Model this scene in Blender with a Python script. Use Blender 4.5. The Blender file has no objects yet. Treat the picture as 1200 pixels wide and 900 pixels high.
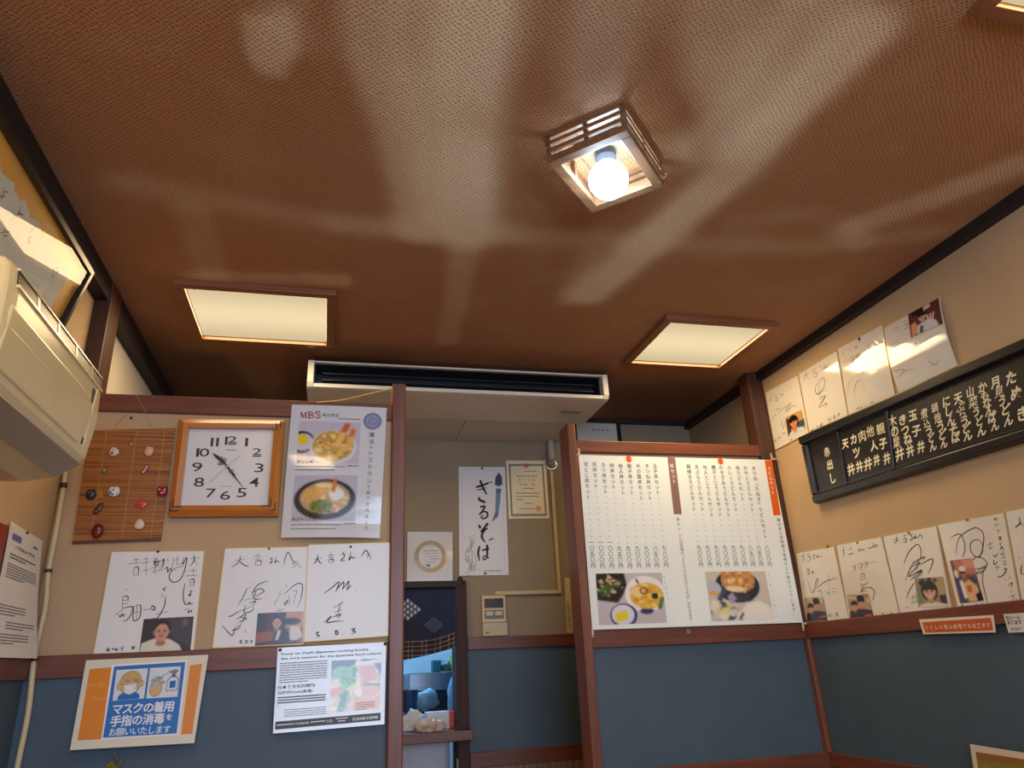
import bpy, math, random
import numpy as np
from mathutils import Vector, Matrix
random.seed(7)
sc = bpy.context.scene
COL = sc.collection

# ---------------------------------------------------------------- camera
YAW, PITCH, ROLL, FPX = math.radians(14.65), math.radians(21.43), math.radians(-2.84), 837.5
_f = np.array([math.sin(YAW)*math.cos(PITCH), math.cos(YAW)*math.cos(PITCH), math.sin(PITCH)])
_r = np.array([math.cos(YAW), -math.sin(YAW), 0.0])
_u = np.cross(_r, _f)
CR = math.cos(ROLL)*_r + math.sin(ROLL)*_u
CU = -math.sin(ROLL)*_r + math.cos(ROLL)*_u
cam_data = bpy.data.cameras.new('camera')
cam = bpy.data.objects.new('camera', cam_data)
COL.objects.link(cam)
cam_data.sensor_fit = 'HORIZONTAL'
cam_data.sensor_width = 36.0
cam_data.lens = FPX/1200*36
cam_data.clip_start = 0.02
cam.matrix_world = Matrix(((CR[0], CU[0], -_f[0], 0), (CR[1], CU[1], -_f[1], 0), (CR[2], CU[2], -_f[2], 0), (0, 0, 0, 1)))
sc.camera = cam

# ---------------------------------------------------------------- world, exposure, lamp strengths
sc.view_settings.view_transform = 'Standard'
sc.view_settings.look = 'None'
sc.view_settings.exposure = 1.4
sc.view_settings.gamma = 1.0
sc.view_settings.use_curve_mapping = False
w = bpy.data.worlds.new('world'); sc.world = w; w.use_nodes = True
w.node_tree.nodes['Background'].inputs[0].default_value = (0.9, 0.85, 0.8, 1)
w.node_tree.nodes['Background'].inputs[1].default_value = 0.02
PANEL_E, PANEL_COL = 0.345, (1.0, 0.79, 0.467)   # the lit sheet of a ceiling light
PANEL_W, PANEL_LIGHT = 3.0, (1.0, 0.72, 0.38)    # what its tubes shed into the room
BULB_E, BULB_COL = 21.0, (0.62, 0.86, 1.08)
KITCHEN_E, KITCHEN_COL = 6.5, (0.27, 0.60, 1.0)
# added fill light outside the unseen window behind the camera
day_fill = bpy.data.lights.new('added_daylight', 'AREA'); day_fill.shape = 'RECTANGLE'; day_fill.size = 2.2; day_fill.size_y = 1.5
day_fill.energy = 30.0; day_fill.color = (0.68, 0.88, 1.2)
day_fill_obj = bpy.data.objects.new('added_daylight', day_fill); COL.objects.link(day_fill_obj)
day_fill_obj.location = (0.55, -1.95, 0.35); day_fill_obj.rotation_euler = (math.radians(90), 0, 0)
sc.cycles.max_bounces = 8
sc.cycles.diffuse_bounces = 6

# room: the eye sits at the origin; floor below, ceiling above
H = 1.25
XL, XR = -0.791, 1.969
YL, YR, YB = 2.342, 2.8165, 3.5625
ZF, YF = -1.15, -1.7

def ray(px, py):
    return _f + CR*((px-600)/FPX) - CU*((py-450)/FPX)
def onY(p, y):
    d = ray(*p); return d*(y/d[1])
def onX(p, x):
    d = ray(*p); return d*(x/d[0])
def onZ(p, z):
    d = ray(*p); return d*(z/d[2])

# ---------------------------------------------------------------- materials
def lin(c):
    out = []
    for v in c[:3]:
        v = v/255.0
        out.append(v/12.92 if v <= 0.04045 else ((v+0.055)/1.055)**2.4)
    return tuple(out)+(1.0,)
MATS = {}
def mat(name, c=(200, 200, 200), rough=0.5, metal=0.0, spec=0.5, noise=0.0, nscale=8.0, bump=0.0, bscale=60.0, coat=0.0, emit=None, estr=0.0):
    if name in MATS: return MATS[name]
    m = bpy.data.materials.new(name); m.use_nodes = True
    nt = m.node_tree; b = nt.nodes['Principled BSDF']
    b.inputs['Base Color'].default_value = lin(c)
    b.inputs['Roughness'].default_value = rough
    b.inputs['Metallic'].default_value = metal
    b.inputs['Specular IOR Level'].default_value = spec
    if coat:
        b.inputs['Coat Weight'].default_value = coat; b.inputs['Coat Roughness'].default_value = 0.05
    if emit:
        b.inputs['Emission Color'].default_value = tuple(emit)+(1,); b.inputs['Emission Strength'].default_value = estr
    if noise or bump:
        tc = nt.nodes.new('ShaderNodeTexCoord')
    if noise:
        n = nt.nodes.new('ShaderNodeTexNoise'); n.inputs['Scale'].default_value = nscale; n.inputs['Detail'].default_value = 5
        nt.links.new(tc.outputs['Object'], n.inputs['Vector'])
        r = nt.nodes.new('ShaderNodeValToRGB')
        L = lin(c)
        r.color_ramp.elements[0].position = 0.3; r.color_ramp.elements[1].position = 0.7
        r.color_ramp.elements[0].color = tuple(x*(1-noise) for x in L[:3])+(1,)
        r.color_ramp.elements[1].color = tuple(min(1, x*(1+noise)) for x in L[:3])+(1,)
        nt.links.new(n.outputs['Fac'], r.inputs['Fac']); nt.links.new(r.outputs['Color'], b.inputs['Base Color'])
    if bump:
        n2 = nt.nodes.new('ShaderNodeTexNoise'); n2.inputs['Scale'].default_value = bscale; n2.inputs['Detail'].default_value = 4
        nt.links.new(tc.outputs['Object'], n2.inputs['Vector'])
        bp = nt.nodes.new('ShaderNodeBump'); bp.inputs['Strength'].default_value = bump; bp.inputs['Distance'].default_value = 0.004
        nt.links.new(n2.outputs['Fac'], bp.inputs['Height']); nt.links.new(bp.outputs['Normal'], b.inputs['Normal'])
    MATS[name] = m
    return m

def wood(name, c1, c2, axis='X', rough=0.45, scale=1.0, coat=0.0):
    """grain drawn out along one axis"""
    if name in MATS: return MATS[name]
    m = bpy.data.materials.new(name); m.use_nodes = True
    nt = m.node_tree; b = nt.nodes['Principled BSDF']
    tc = nt.nodes.new('ShaderNodeTexCoord'); mp = nt.nodes.new('ShaderNodeMapping')
    s = {'X': (1.5, 30, 30), 'Y': (30, 1.5, 30), 'Z': (30, 30, 1.5)}[axis]
    mp.inputs['Scale'].default_value = tuple(v*scale for v in s)
    n = nt.nodes.new('ShaderNodeTexNoise'); n.inputs['Scale'].default_value = 1.6; n.inputs['Detail'].default_value = 6; n.inputs['Distortion'].default_value = 0.6
    r = nt.nodes.new('ShaderNodeValToRGB')
    r.color_ramp.elements[0].position = 0.3; r.color_ramp.elements[0].color = lin(c1)
    r.color_ramp.elements[1].position = 0.72; r.color_ramp.elements[1].color = lin(c2)
    nt.links.new(tc.outputs['Object'], mp.inputs['Vector']); nt.links.new(mp.outputs['Vector'], n.inputs['Vector'])
    nt.links.new(n.outputs['Fac'], r.inputs['Fac']); nt.links.new(r.outputs['Color'], b.inputs['Base Color'])
    b.inputs['Roughness'].default_value = rough
    if coat: b.inputs['Coat Weight'].default_value = coat; b.inputs['Coat Roughness'].default_value = 0.15
    bp = nt.nodes.new('ShaderNodeBump'); bp.inputs['Strength'].default_value = 0.15; bp.inputs['Distance'].default_value = 0.002
    nt.links.new(n.outputs['Fac'], bp.inputs['Height']); nt.links.new(bp.outputs['Normal'], b.inputs['Normal'])
    MATS[name] = m
    return m

def attr_mat(name, rough=0.35, coat=0.0):
    if name in MATS: return MATS[name]
    m = bpy.data.materials.new(name); m.use_nodes = True
    nt = m.node_tree; b = nt.nodes['Principled BSDF']
    a = nt.nodes.new('ShaderNodeAttribute'); a.attribute_name = 'print'
    nt.links.new(a.outputs['Color'], b.inputs['Base Color'])
    b.inputs['Roughness'].default_value = rough
    if coat: b.inputs['Coat Weight'].default_value = coat; b.inputs['Coat Roughness'].default_value = 0.06
    MATS[name] = m
    return m

def emitter(name, col, strength, second=None):
    if name in MATS: return MATS[name]
    m = bpy.data.materials.new(name); m.use_nodes = True
    nt = m.node_tree
    for n in list(nt.nodes): nt.nodes.remove(n)
    o = nt.nodes.new('ShaderNodeOutputMaterial'); e = nt.nodes.new('ShaderNodeEmission')
    e.inputs['Color'].default_value = tuple(col)+(1,); e.inputs['Strength'].default_value = strength
    nt.links.new(e.outputs[0], o.inputs[0])
    if second:
        # two tubes behind a milky sheet: brighter bands along x
        tc = nt.nodes.new('ShaderNodeTexCoord'); sx = nt.nodes.new('ShaderNodeSeparateXYZ')
        nt.links.new(tc.outputs['Object'], sx.inputs[0])
        w1 = nt.nodes.new('ShaderNodeMath'); w1.operation = 'MULTIPLY'; w1.inputs[1].default_value = 2*math.pi/0.44
        nt.links.new(sx.outputs['Y'], w1.inputs[0])
        c1 = nt.nodes.new('ShaderNodeMath'); c1.operation = 'COSINE'; nt.links.new(w1.outputs[0], c1.inputs[0])
        mr = nt.nodes.new('ShaderNodeMapRange'); mr.inputs['From Min'].default_value = -1; mr.inputs['From Max'].default_value = 1
        mr.inputs['To Min'].default_value = strength*second; mr.inputs['To Max'].default_value = strength
        nt.links.new(c1.outputs[0], mr.inputs['Value']); nt.links.new(mr.outputs[0], e.inputs['Strength'])
    MATS[name] = m
    return m

# ---------------------------------------------------------------- mesh helpers
LOC = {}
class MB:
    def __init__(s): s.v = []; s.f = []; s.m = []
    def add(s, vs, fs, mi=0):
        o = len(s.v); s.v += [tuple(map(float, v)) for v in vs]
        for f in fs: s.f.append(tuple(i+o for i in f)); s.m.append(mi)
        return s
    def box(s, x0, x1, y0, y1, z0, z1, mi=0):
        x0, x1 = min(x0, x1), max(x0, x1); y0, y1 = min(y0, y1), max(y0, y1); z0, z1 = min(z0, z1), max(z0, z1)
        vs = [(x0,y0,z0),(x1,y0,z0),(x1,y1,z0),(x0,y1,z0),(x0,y0,z1),(x1,y0,z1),(x1,y1,z1),(x0,y1,z1)]
        return s.add(vs, [(3,2,1,0),(4,5,6,7),(0,1,5,4),(1,2,6,5),(2,3,7,6),(3,0,4,7)], mi)
    def hexa(s, lo, hi, mi=0):
        """lo, hi: four corners each, same winding"""
        return s.add(list(lo)+list(hi), [(3,2,1,0),(4,5,6,7),(0,1,5,4),(1,2,6,5),(2,3,7,6),(3,0,4,7)], mi)
    def prism(s, prof, a0, a1, axis='Y', mi=0):
        """profile of 2-D points extruded along an axis"""
        n = len(prof)
        def P(p, a):
            return {'Y': (p[0], a, p[1]), 'X': (a, p[0], p[1]), 'Z': (p[0], p[1], a)}[axis]
        vs = [P(p, a0) for p in prof]+[P(p, a1) for p in prof]
        fs = [tuple(range(n-1, -1, -1)), tuple(range(n, 2*n))]+[(i, (i+1) % n, (i+1) % n+n, i+n) for i in range(n)]
        return s.add(vs, fs, mi)
    def tube(s, path, r, seg=8, mi=0, caps=True):
        path = [np.array(p, float) for p in path]; rings = []
        for i, p in enumerate(path):
            t = path[min(i+1, len(path)-1)]-path[max(i-1, 0)]; t = t/(np.linalg.norm(t)+1e-12)
            a = np.array([0, 0, 1.]) if abs(t[2]) < 0.9 else np.array([1., 0, 0])
            u = np.cross(t, a); u /= np.linalg.norm(u); v = np.cross(t, u)
            rr = r[i] if hasattr(r, '__len__') else r
            rings.append([p+rr*(math.cos(2*math.pi*k/seg)*u+math.sin(2*math.pi*k/seg)*v) for k in range(seg)])
        vs = [q for rg in rings for q in rg]; fs = []
        for i in range(len(path)-1):
            for k in range(seg):
                fs.append((i*seg+k, i*seg+(k+1) % seg, (i+1)*seg+(k+1) % seg, (i+1)*seg+k))
        if caps: fs += [tuple(range(seg-1, -1, -1)), tuple(range((len(path)-1)*seg, len(path)*seg))]
        return s.add(vs, fs, mi)
    def lathe(s, c, prof, axis='Z', seg=24, mi=0):
        c = np.array(c, float); vs = []; fs = []; n = len(prof)
        for r, h in prof:
            for k in range(seg):
                a = 2*math.pi*k/seg; x, y = r*math.cos(a), r*math.sin(a)
                d = {'Z': (x, y, h), 'Y': (x, h, y), 'X': (h, x, y)}[axis]
                vs.append(c+np.array(d))
        for i in range(n-1):
            for k in range(seg):
                fs.append((i*seg+k, i*seg+(k+1) % seg, (i+1)*seg+(k+1) % seg, (i+1)*seg+k))
        fs += [tuple(range(seg-1, -1, -1)), tuple(range((n-1)*seg, n*seg))]
        return s.add(vs, fs, mi)
    def ball(s, c, r, sx=1, sy=1, sz=1, seg=16, mi=0, warp=None):
        vs = []; fs = []; n = seg//2
        for i in range(n+1):
            th = math.pi*i/n
            for k in range(seg):
                a = 2*math.pi*k/seg
                d = np.array([math.sin(th)*math.cos(a)*sx, math.sin(th)*math.sin(a)*sy, math.cos(th)*sz])*r
                if warp is not None: d = warp(d)
                vs.append(np.array(c)+d)
        for i in range(n):
            for k in range(seg): fs.append((i*seg+k, (i+1)*seg+k, (i+1)*seg+(k+1) % seg, i*seg+(k+1) % seg))
        return s.add(vs, fs, mi)
    def build(s, name, mats, parent=None, smooth=False, bevel=0.0, origin=None, colors=None):
        if not isinstance(mats, (list, tuple)): mats = [mats]
        V = np.array(s.v, float)
        if parent is not None: base = LOC[parent.name]; org = np.array(origin, float) if origin is not None else (V.min(0)+V.max(0))/2
        else: base = np.zeros(3); org = np.array(origin, float) if origin is not None else (V.min(0)+V.max(0))/2
        me = bpy.data.meshes.new(name); me.from_pydata((V-org).tolist(), [], s.f)
        for m in mats: me.materials.append(m)
        me.polygons.foreach_set('material_index', s.m)
        if smooth: me.polygons.foreach_set('use_smooth', [True]*len(s.f))
        if colors is not None:
            ca = me.color_attributes.new('print', 'FLOAT_COLOR', 'POINT')
            ca.data.foreach_set('color', np.asarray(colors, np.float32).ravel())
        me.update()
        o = bpy.data.objects.new(name, me); COL.objects.link(o)
        o.location = org-base
        if parent is not None: o.parent = parent
        LOC[o.name] = org
        if bevel:
            b = o.modifiers.new('edge', 'BEVEL'); b.width = bevel; b.segments = 2; b.limit_method = 'ANGLE'; b.angle_limit = math.radians(40)
        return o

def empty(name, loc):
    o = bpy.data.objects.new(name, None); COL.objects.link(o); o.location = loc; LOC[o.name] = np.array(loc, float)
    o.empty_display_size = 0.05
    return o
def tag(o, label, cat, group=None):
    o['label'] = label; o['category'] = cat
    if group: o['group'] = group
    return o
def struct(o, label=None):
    o['kind'] = 'structure'
    if label: o['label'] = label
    return o

# ---------------------------------------------------------------- materials of the room
M_BEIGE = mat('wall_beige', (188, 158, 120), 0.75, noise=0.06, nscale=4, bump=0.15, bscale=220)
M_TAUPE = mat('wall_taupe', (148, 132, 110), 0.75, noise=0.06, nscale=4, bump=0.15, bscale=220)
M_WHITEW = mat('wall_white', (214, 203, 186), 0.6, noise=0.05, nscale=3)
M_BLUE = mat('wainscot_blue', (72, 90, 104), 0.55, noise=0.07, nscale=5, bump=0.1, bscale=150)
M_RAIL = wood('rail_wood', (98, 52, 36), (126, 70, 48), 'X', 0.38)
M_RAILY = wood('rail_wood_y', (98, 52, 36), (126, 70, 48), 'Y', 0.38)
M_POST = wood('post_wood', (104, 58, 42), (132, 78, 56), 'Z', 0.38)
M_DARK = wood('dark_trim_wood', (26, 16, 13), (38, 25, 20), 'Y', 0.6)
M_DARKZ = wood('dark_post_wood', (62, 36, 26), (84, 50, 36), 'Z', 0.45)
M_JAMB = wood('jamb_wood', (46, 22, 16), (62, 32, 24), 'Z', 0.65)
M_FLOOR = wood('floor_wood', (150, 112, 78), (184, 144, 106), 'Y', 0.4)
# ================================================================ structure
struct(MB().box(XL-.1, XR+.1, YF-.1, 5.3, ZF-.1, ZF).build('floor', M_FLOOR))

# ceiling: woven brown covering, with paler wiped and worn streaks over it
class Pic:
    """a small picture mixed from soft shapes; used for printed photographs and for wear on the ceiling"""
    def __init__(s, w, h, c=(0, 0, 0), seed=1):
        s.a = np.zeros((h, w, 3)); s.a[:] = np.array(c)[:3]
        s.h, s.w = h, w
        s.U, s.V = np.meshgrid((np.arange(w))/(w-1), (np.arange(h))/(h-1))
        s.rng = np.random.default_rng(seed)
    def mix(s, mask, c, k=1.0):
        m = np.clip(mask, 0, 1)[..., None]*k
        s.a = s.a*(1-m)+np.array(c, float)[:3]*m; return s
    def ell(s, cx, cy, rx, ry, c, soft=0.12, rot=0, k=1.0, ring=None):
        a = math.radians(rot); dx, dy = s.U-cx, s.V-cy
        x = (dx*math.cos(a)+dy*math.sin(a))/rx; y = (-dx*math.sin(a)+dy*math.cos(a))/ry
        d = np.sqrt(x*x+y*y)
        m = np.clip((1-d)/soft+0.5, 0, 1)
        if ring: m = m*np.clip((d-(1-ring))/soft+0.5, 0, 1)
        return s.mix(m, c, k)
    def poly(s, pts, c, soft=0.02, k=1.0):
        P = np.array(pts, float); n = len(P); inside = np.zeros(s.U.shape, bool); dist = np.full(s.U.shape, 9.0)
        for i in range(n):
            x0, y0 = P[i]; x1, y1 = P[(i+1) % n]
            cond = ((y0 > s.V) != (y1 > s.V))
            with np.errstate(divide='ignore', invalid='ignore'):
                xi = (x1-x0)*(s.V-y0)/(y1-y0+1e-12)+x0
            inside ^= cond & (s.U < xi)
            ex, ey = x1-x0, y1-y0; L = ex*ex+ey*ey+1e-12
            t = np.clip(((s.U-x0)*ex+(s.V-y0)*ey)/L, 0, 1)
            dist = np.minimum(dist, np.hypot(s.U-x0-t*ex, s.V-y0-t*ey))
        sd = np.where(inside, dist, -dist)
        return s.mix(np.clip(sd/soft+0.5, 0, 1), c, k)
    def line(s, pts, wd, c, soft=0.5, k=1.0, asp=1.0):
        d = np.full(s.U.shape, 9.0)
        for (x0, y0), (x1, y1) in zip(pts[:-1], pts[1:]):
            ex, ey = (x1-x0)*asp, y1-y0; L = ex*ex+ey*ey+1e-12
            t = np.clip(((s.U-x0)*asp*ex+(s.V-y0)*ey)/L, 0, 1)
            d = np.minimum(d, np.hypot((s.U-x0)*asp-t*ex, s.V-y0-t*ey))
        return s.mix(np.clip((wd-d)/(wd*soft)+0.5, 0, 1), c, k)
    def blobs(s, n, box, r, cols, asp=1.0, k=0.9, inside=None):
        for i in range(n):
            cx = s.rng.uniform(box[0], box[2]); cy = s.rng.uniform(box[1], box[3])
            if inside and ((cx-inside[0])/inside[2])**2+((cy-inside[1])/inside[3])**2 > 1: continue
            rr = r*s.rng.uniform(0.5, 1.4)
            s.ell(cx, cy, rr, rr*s.rng.uniform(0.4, 1.0)*asp, cols[s.rng.integers(len(cols))], 0.5, s.rng.uniform(0, 180), k)
        return s
    def smooth(s, n):
        for _ in range(n):
            p = np.pad(s.a, ((1, 1), (1, 1), (0, 0)), 'edge')
            s.a = (p[:-2, 1:-1]+p[2:, 1:-1]+p[1:-1, :-2]+p[1:-1, 2:]+4*p[1:-1, 1:-1])/8
        return s
    def noise(s, amt):
        s.a = s.a*(1+amt*s.rng.standard_normal((s.h, s.w, 1))); return s
    def colors(s):
        v = np.clip(s.a, 0, 255)/255.0
        l = np.where(v <= 0.04045, v/12.92, ((v+0.055)/1.055)**2.4)
        return np.concatenate([l.reshape(-1, 3), np.ones((s.h*s.w, 1))], 1)

CX0, CX1, CY0, CY1 = XL-.02, XR+.02, YF-.02, YB+.02
NX, NY = 190, 340
def cuv(p):
    q = onZ(p, H); return ((q[0]-CX0)/(CX1-CX0), (q[1]-CY0)/(CY1-CY0))
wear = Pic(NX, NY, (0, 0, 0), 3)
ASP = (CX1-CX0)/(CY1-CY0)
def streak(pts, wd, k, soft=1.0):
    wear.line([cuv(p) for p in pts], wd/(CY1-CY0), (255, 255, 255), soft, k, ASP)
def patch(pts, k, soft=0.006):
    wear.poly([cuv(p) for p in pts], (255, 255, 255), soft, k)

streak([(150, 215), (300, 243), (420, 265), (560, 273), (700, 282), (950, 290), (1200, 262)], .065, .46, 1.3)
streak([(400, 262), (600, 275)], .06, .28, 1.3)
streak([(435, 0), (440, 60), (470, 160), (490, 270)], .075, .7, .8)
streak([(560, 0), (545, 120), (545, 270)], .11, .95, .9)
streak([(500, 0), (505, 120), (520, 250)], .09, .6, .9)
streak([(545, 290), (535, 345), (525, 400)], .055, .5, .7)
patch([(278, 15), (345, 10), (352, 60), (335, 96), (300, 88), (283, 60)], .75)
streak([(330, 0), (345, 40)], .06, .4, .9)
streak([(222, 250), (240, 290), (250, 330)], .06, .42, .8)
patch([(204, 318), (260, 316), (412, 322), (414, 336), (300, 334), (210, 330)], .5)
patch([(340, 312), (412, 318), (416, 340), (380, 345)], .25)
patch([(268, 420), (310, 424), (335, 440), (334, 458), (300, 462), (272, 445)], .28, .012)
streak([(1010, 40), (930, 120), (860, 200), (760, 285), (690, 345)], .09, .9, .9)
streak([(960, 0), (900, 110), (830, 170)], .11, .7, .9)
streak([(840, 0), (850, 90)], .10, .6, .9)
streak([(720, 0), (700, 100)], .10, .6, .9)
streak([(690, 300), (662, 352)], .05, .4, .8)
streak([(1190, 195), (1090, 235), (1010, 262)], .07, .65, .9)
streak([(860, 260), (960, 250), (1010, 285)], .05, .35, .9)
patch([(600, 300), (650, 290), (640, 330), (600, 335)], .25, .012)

# darker tone mixed in round the long air conditioner and in the back corners
dark_mask = Pic(NX, NY, (0, 0, 0), 5)
def darken(pts, k, soft):
    dark_mask.poly([cuv(p) for p in pts], (255, 255, 255), soft, k)
darken([(176, 380), (232, 404), (386, 414), (470, 418), (380, 500), (160, 520), (150, 420)], .55, .05)
darken([(196, 412), (268, 414), (300, 462), (250, 500), (180, 500)], .45, .02)
darken([(336, 404), (372, 408), (366, 470), (330, 470)], .4, .02)
darken([(690, 442), (850, 440), (830, 500), (700, 510)], .6, .06)
darken([(395, 402), (720, 420), (720, 445), (380, 428)], .35, .03)
darken([(150, 330), (206, 345), (238, 408), (180, 440)], .30, .05)
dark_mask.smooth(2)
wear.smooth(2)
mb = MB()
gx = np.linspace(CX0, CX1, NX); gy = np.linspace(CY0, CY1, NY)
mb.v = [(x, y, H) for y in gy for x in gx]
mb.f = [(j*NX+i, (j+1)*NX+i, (j+1)*NX+i+1, j*NX+i+1) for j in range(NY-1) for i in range(NX-1)]
mb.m = [0]*len(mb.f)
m = bpy.data.materials.new('woven_ceiling'); m.use_nodes = True
nt = m.node_tree; b = nt.nodes['Principled BSDF']
N = lambda t: nt.nodes.new('ShaderNode'+t)
L = nt.links.new
tc = N('TexCoord'); mp = N('Mapping'); mp.inputs['Rotation'].default_value = (0, 0, math.radians(0))
L(tc.outputs['Object'], mp.inputs['Vector'])
nz = N('TexNoise'); nz.inputs['Scale'].default_value = 34; L(tc.outputs['Object'], nz.inputs['Vector'])
dm = N('VectorMath'); dm.operation = 'SCALE'; dm.inputs['Scale'].default_value = 0.016; L(nz.outputs['Color'], dm.inputs[0])
ad = N('VectorMath'); ad.operation = 'ADD'; L(mp.outputs['Vector'], ad.inputs[0]); L(dm.outputs['Vector'], ad.inputs[1])
sp = N('SeparateXYZ'); L(ad.outputs['Vector'], sp.inputs[0])
def wave(sock, period):
    k = N('Math'); k.operation = 'MULTIPLY'; k.inputs[1].default_value = 2*math.pi/period; L(sock, k.inputs[0])
    sn = N('Math'); sn.operation = 'SINE'; L(k.outputs[0], sn.inputs[0]); return sn.outputs[0]
pr = N('Math'); pr.operation = 'MULTIPLY'; L(wave(sp.outputs['X'], 0.0150), pr.inputs[0]); L(wave(sp.outputs['Y'], 0.0125), pr.inputs[1])
br = N('ValToRGB'); br.color_ramp.elements[0].position = 0.12; br.color_ramp.elements[0].color = (0.40, 0.38, 0.36, 1)
br.color_ramp.elements[1].position = 0.62; br.color_ramp.elements[1].color = (1, 1, 1, 1)
e3 = br.color_ramp.elements.new(1.0); e3.color = (0.84, 0.84, 0.84, 1)
hf = N('Math'); hf.operation = 'MULTIPLY_ADD'; hf.inputs[1].default_value = 0.5; hf.inputs[2].default_value = 0.5; L(pr.outputs[0], hf.inputs[0]); L(hf.outputs[0], br.inputs['Fac'])
at = N('Attribute'); at.attribute_name = 'print'
n3 = N('TexNoise'); n3.inputs['Scale'].default_value = 5; n3.inputs['Detail'].default_value = 6; L(tc.outputs['Object'], n3.inputs['Vector'])
mm = N('Math'); mm.operation = 'MULTIPLY_ADD'; mm.inputs[1].default_value = 0.36; L(n3.outputs['Fac'], mm.inputs[0])
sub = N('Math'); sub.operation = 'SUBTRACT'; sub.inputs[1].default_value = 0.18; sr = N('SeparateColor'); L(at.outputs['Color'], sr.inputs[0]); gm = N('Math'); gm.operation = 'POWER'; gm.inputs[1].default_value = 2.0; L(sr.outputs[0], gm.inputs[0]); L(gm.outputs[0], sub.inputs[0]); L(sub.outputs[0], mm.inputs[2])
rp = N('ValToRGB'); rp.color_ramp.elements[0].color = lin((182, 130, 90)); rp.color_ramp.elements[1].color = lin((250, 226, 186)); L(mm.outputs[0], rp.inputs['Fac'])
mx = N('Mix'); mx.data_type = 'RGBA'; mx.blend_type = 'MULTIPLY'; mx.inputs[0].default_value = 0.75
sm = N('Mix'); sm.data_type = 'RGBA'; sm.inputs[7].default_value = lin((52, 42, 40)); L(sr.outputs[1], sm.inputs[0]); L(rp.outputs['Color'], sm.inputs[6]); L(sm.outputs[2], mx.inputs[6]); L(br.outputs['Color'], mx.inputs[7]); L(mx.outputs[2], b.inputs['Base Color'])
bp = N('Bump'); bp.inputs['Strength'].default_value = 0.6; bp.inputs['Distance'].default_value = 0.003
bw = N('RGBToBW'); L(br.outputs['Color'], bw.inputs[0]); L(bw.outputs[0], bp.inputs['Height']); L(bp.outputs['Normal'], b.inputs['Normal'])
b.inputs['Roughness'].default_value = 0.75; b.inputs['Specular IOR Level'].default_value = 0.15
cc = np.ones((NX*NY, 4)); cc[:, 0] = wear.a[..., 0].ravel()/255; cc[:, 1] = dark_mask.a[..., 0].ravel()/255
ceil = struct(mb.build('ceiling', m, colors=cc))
struct(MB().box(XL-.1, XR+.1, YF-.1, YB+.1, H+.06, H+.1).build('ceiling_slab', mat('slab_dark', (60, 50, 44))))

ZR = 0.11   # top of the dado rail
# left wall: beige, blue below the rail, white boards behind the partition
mb = MB()
mb.box(XL-.1, XL, YF, YL+.05, 0.05, H+.06, 0); mb.box(XL-.1, XL, YF, YL+.05, ZF, 0.05, 1)
mb.box(XL-.1, XL, YL+.05, YB+.1, ZF, H+.06, 2)
struct(mb.build('wall_left', [M_BEIGE, M_BLUE, M_WHITEW]))
mb = MB()
mb.box(XR, XR+.1, YF, YR+.02, 0.08, H+.06, 0); mb.box(XR, XR+.1, YF, YB+.1, ZF, 0.08, 1); mb.box(XR, XR+.1, YR+.02, YB+.1, .08, H+.06, 2)
struct(mb.build('wall_right', [M_BEIGE, M_BLUE, M_TAUPE]))
# street side, with an added unseen window for the fill light
WX0, WX1, WZ0, WZ1 = -.45, 1.55, -.3, 1.0
mb = MB(); mb.box(XL-.1, WX0, YF-.1, YF, ZF, H+.06); mb.box(WX1, XR+.1, YF-.1, YF, ZF, H+.06); mb.box(WX0, WX1, YF-.1, YF, ZF, WZ0); mb.box(WX0, WX1, YF-.1, YF, WZ1, H+.06)
struct(mb.build('wall_front', M_BEIGE))
mb = MB(); f_ = .04
mb.box(WX0, WX1, YF-.08, YF-.02, WZ0, WZ0+f_); mb.box(WX0, WX1, YF-.08, YF-.02, WZ1-f_, WZ1)
for xx in (WX0, (WX0+WX1)/2-f_/2, WX1-f_): mb.box(xx, xx+f_, YF-.08, YF-.02, WZ0, WZ1)
struct(mb.build('added_window_1', M_DARKZ))
# back wall with the kitchen hatch
HX0, HX1, HZ0, HZ1 = 0.22, 0.61, -0.255, 0.37
mb = MB()
mb.box(XL-.1, HX0, YB, YB+.1, ZF, H+.06, 0)
mb.box(HX0, HX1, YB, YB+.1, HZ1, H+.06, 0)
mb.box(HX1, XR+.1, YB, YB+.1, 0.1, H+.06, 0); mb.box(HX1, XR+.1, YB, YB+.1, ZF, 0.1, 1)
struct(mb.build('wall_back', [M_TAUPE, M_BLUE]))
mb = MB(); mb.box(HX1+.04, XR, YB-.006, YB-.001, -.62, -.42, 0)
for i in range(44): mb.box(HX1+.045+i*.03, HX1+.069+i*.03, YB-.012, YB-.006, ZF, -.415, 0)
struct(mb.build('wall_wainscot', wood('slat_wood', (112, 84, 62), (150, 120, 92), 'Z', .6)))

# partitions
def partition(name, x0, x1, y, thick, ztop, zpt, rail):
    mb = MB()
    mb.box(x0, x1, y, y+thick, rail-.02, zpt, 0); mb.box(x0, x1, y, y+thick, ZF, rail-.02, 1)
    return struct(mb.build(name, [M_BEIGE, M_BLUE]))
partition('wall_partition_left', XL, .19, YL, .04, .84, .80, .06)
partition('wall_partition_right', .99, XR, YR, .04, .88, .84, .09)
n = [0]
def trim(x0, x1, y0, y1, z0, z1, m, bevel=.003):
    n[0] += 1
    return struct(MB().box(x0, x1, y0, y1, z0, z1).build('trim_%d' % n[0], m, bevel=bevel))
# left partition frame
trim(XL+.001, .181, YL-.015, YL+.05, .793, .85, M_RAIL)
trim(XL+.001, .181, YL-.013, YL+.04, .022, .082, M_RAIL)
trim(XL+.001, .181, YL-.015, YL+.05, -.42, -.345, M_RAIL)
trim(.181, .227, YL-.022, YL+.09, ZF, .925, M_POST, .005)
trim(XL+.001, XL+.05, YL-.01, YL+.10, .85, H-.001, M_DARKZ)
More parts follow.
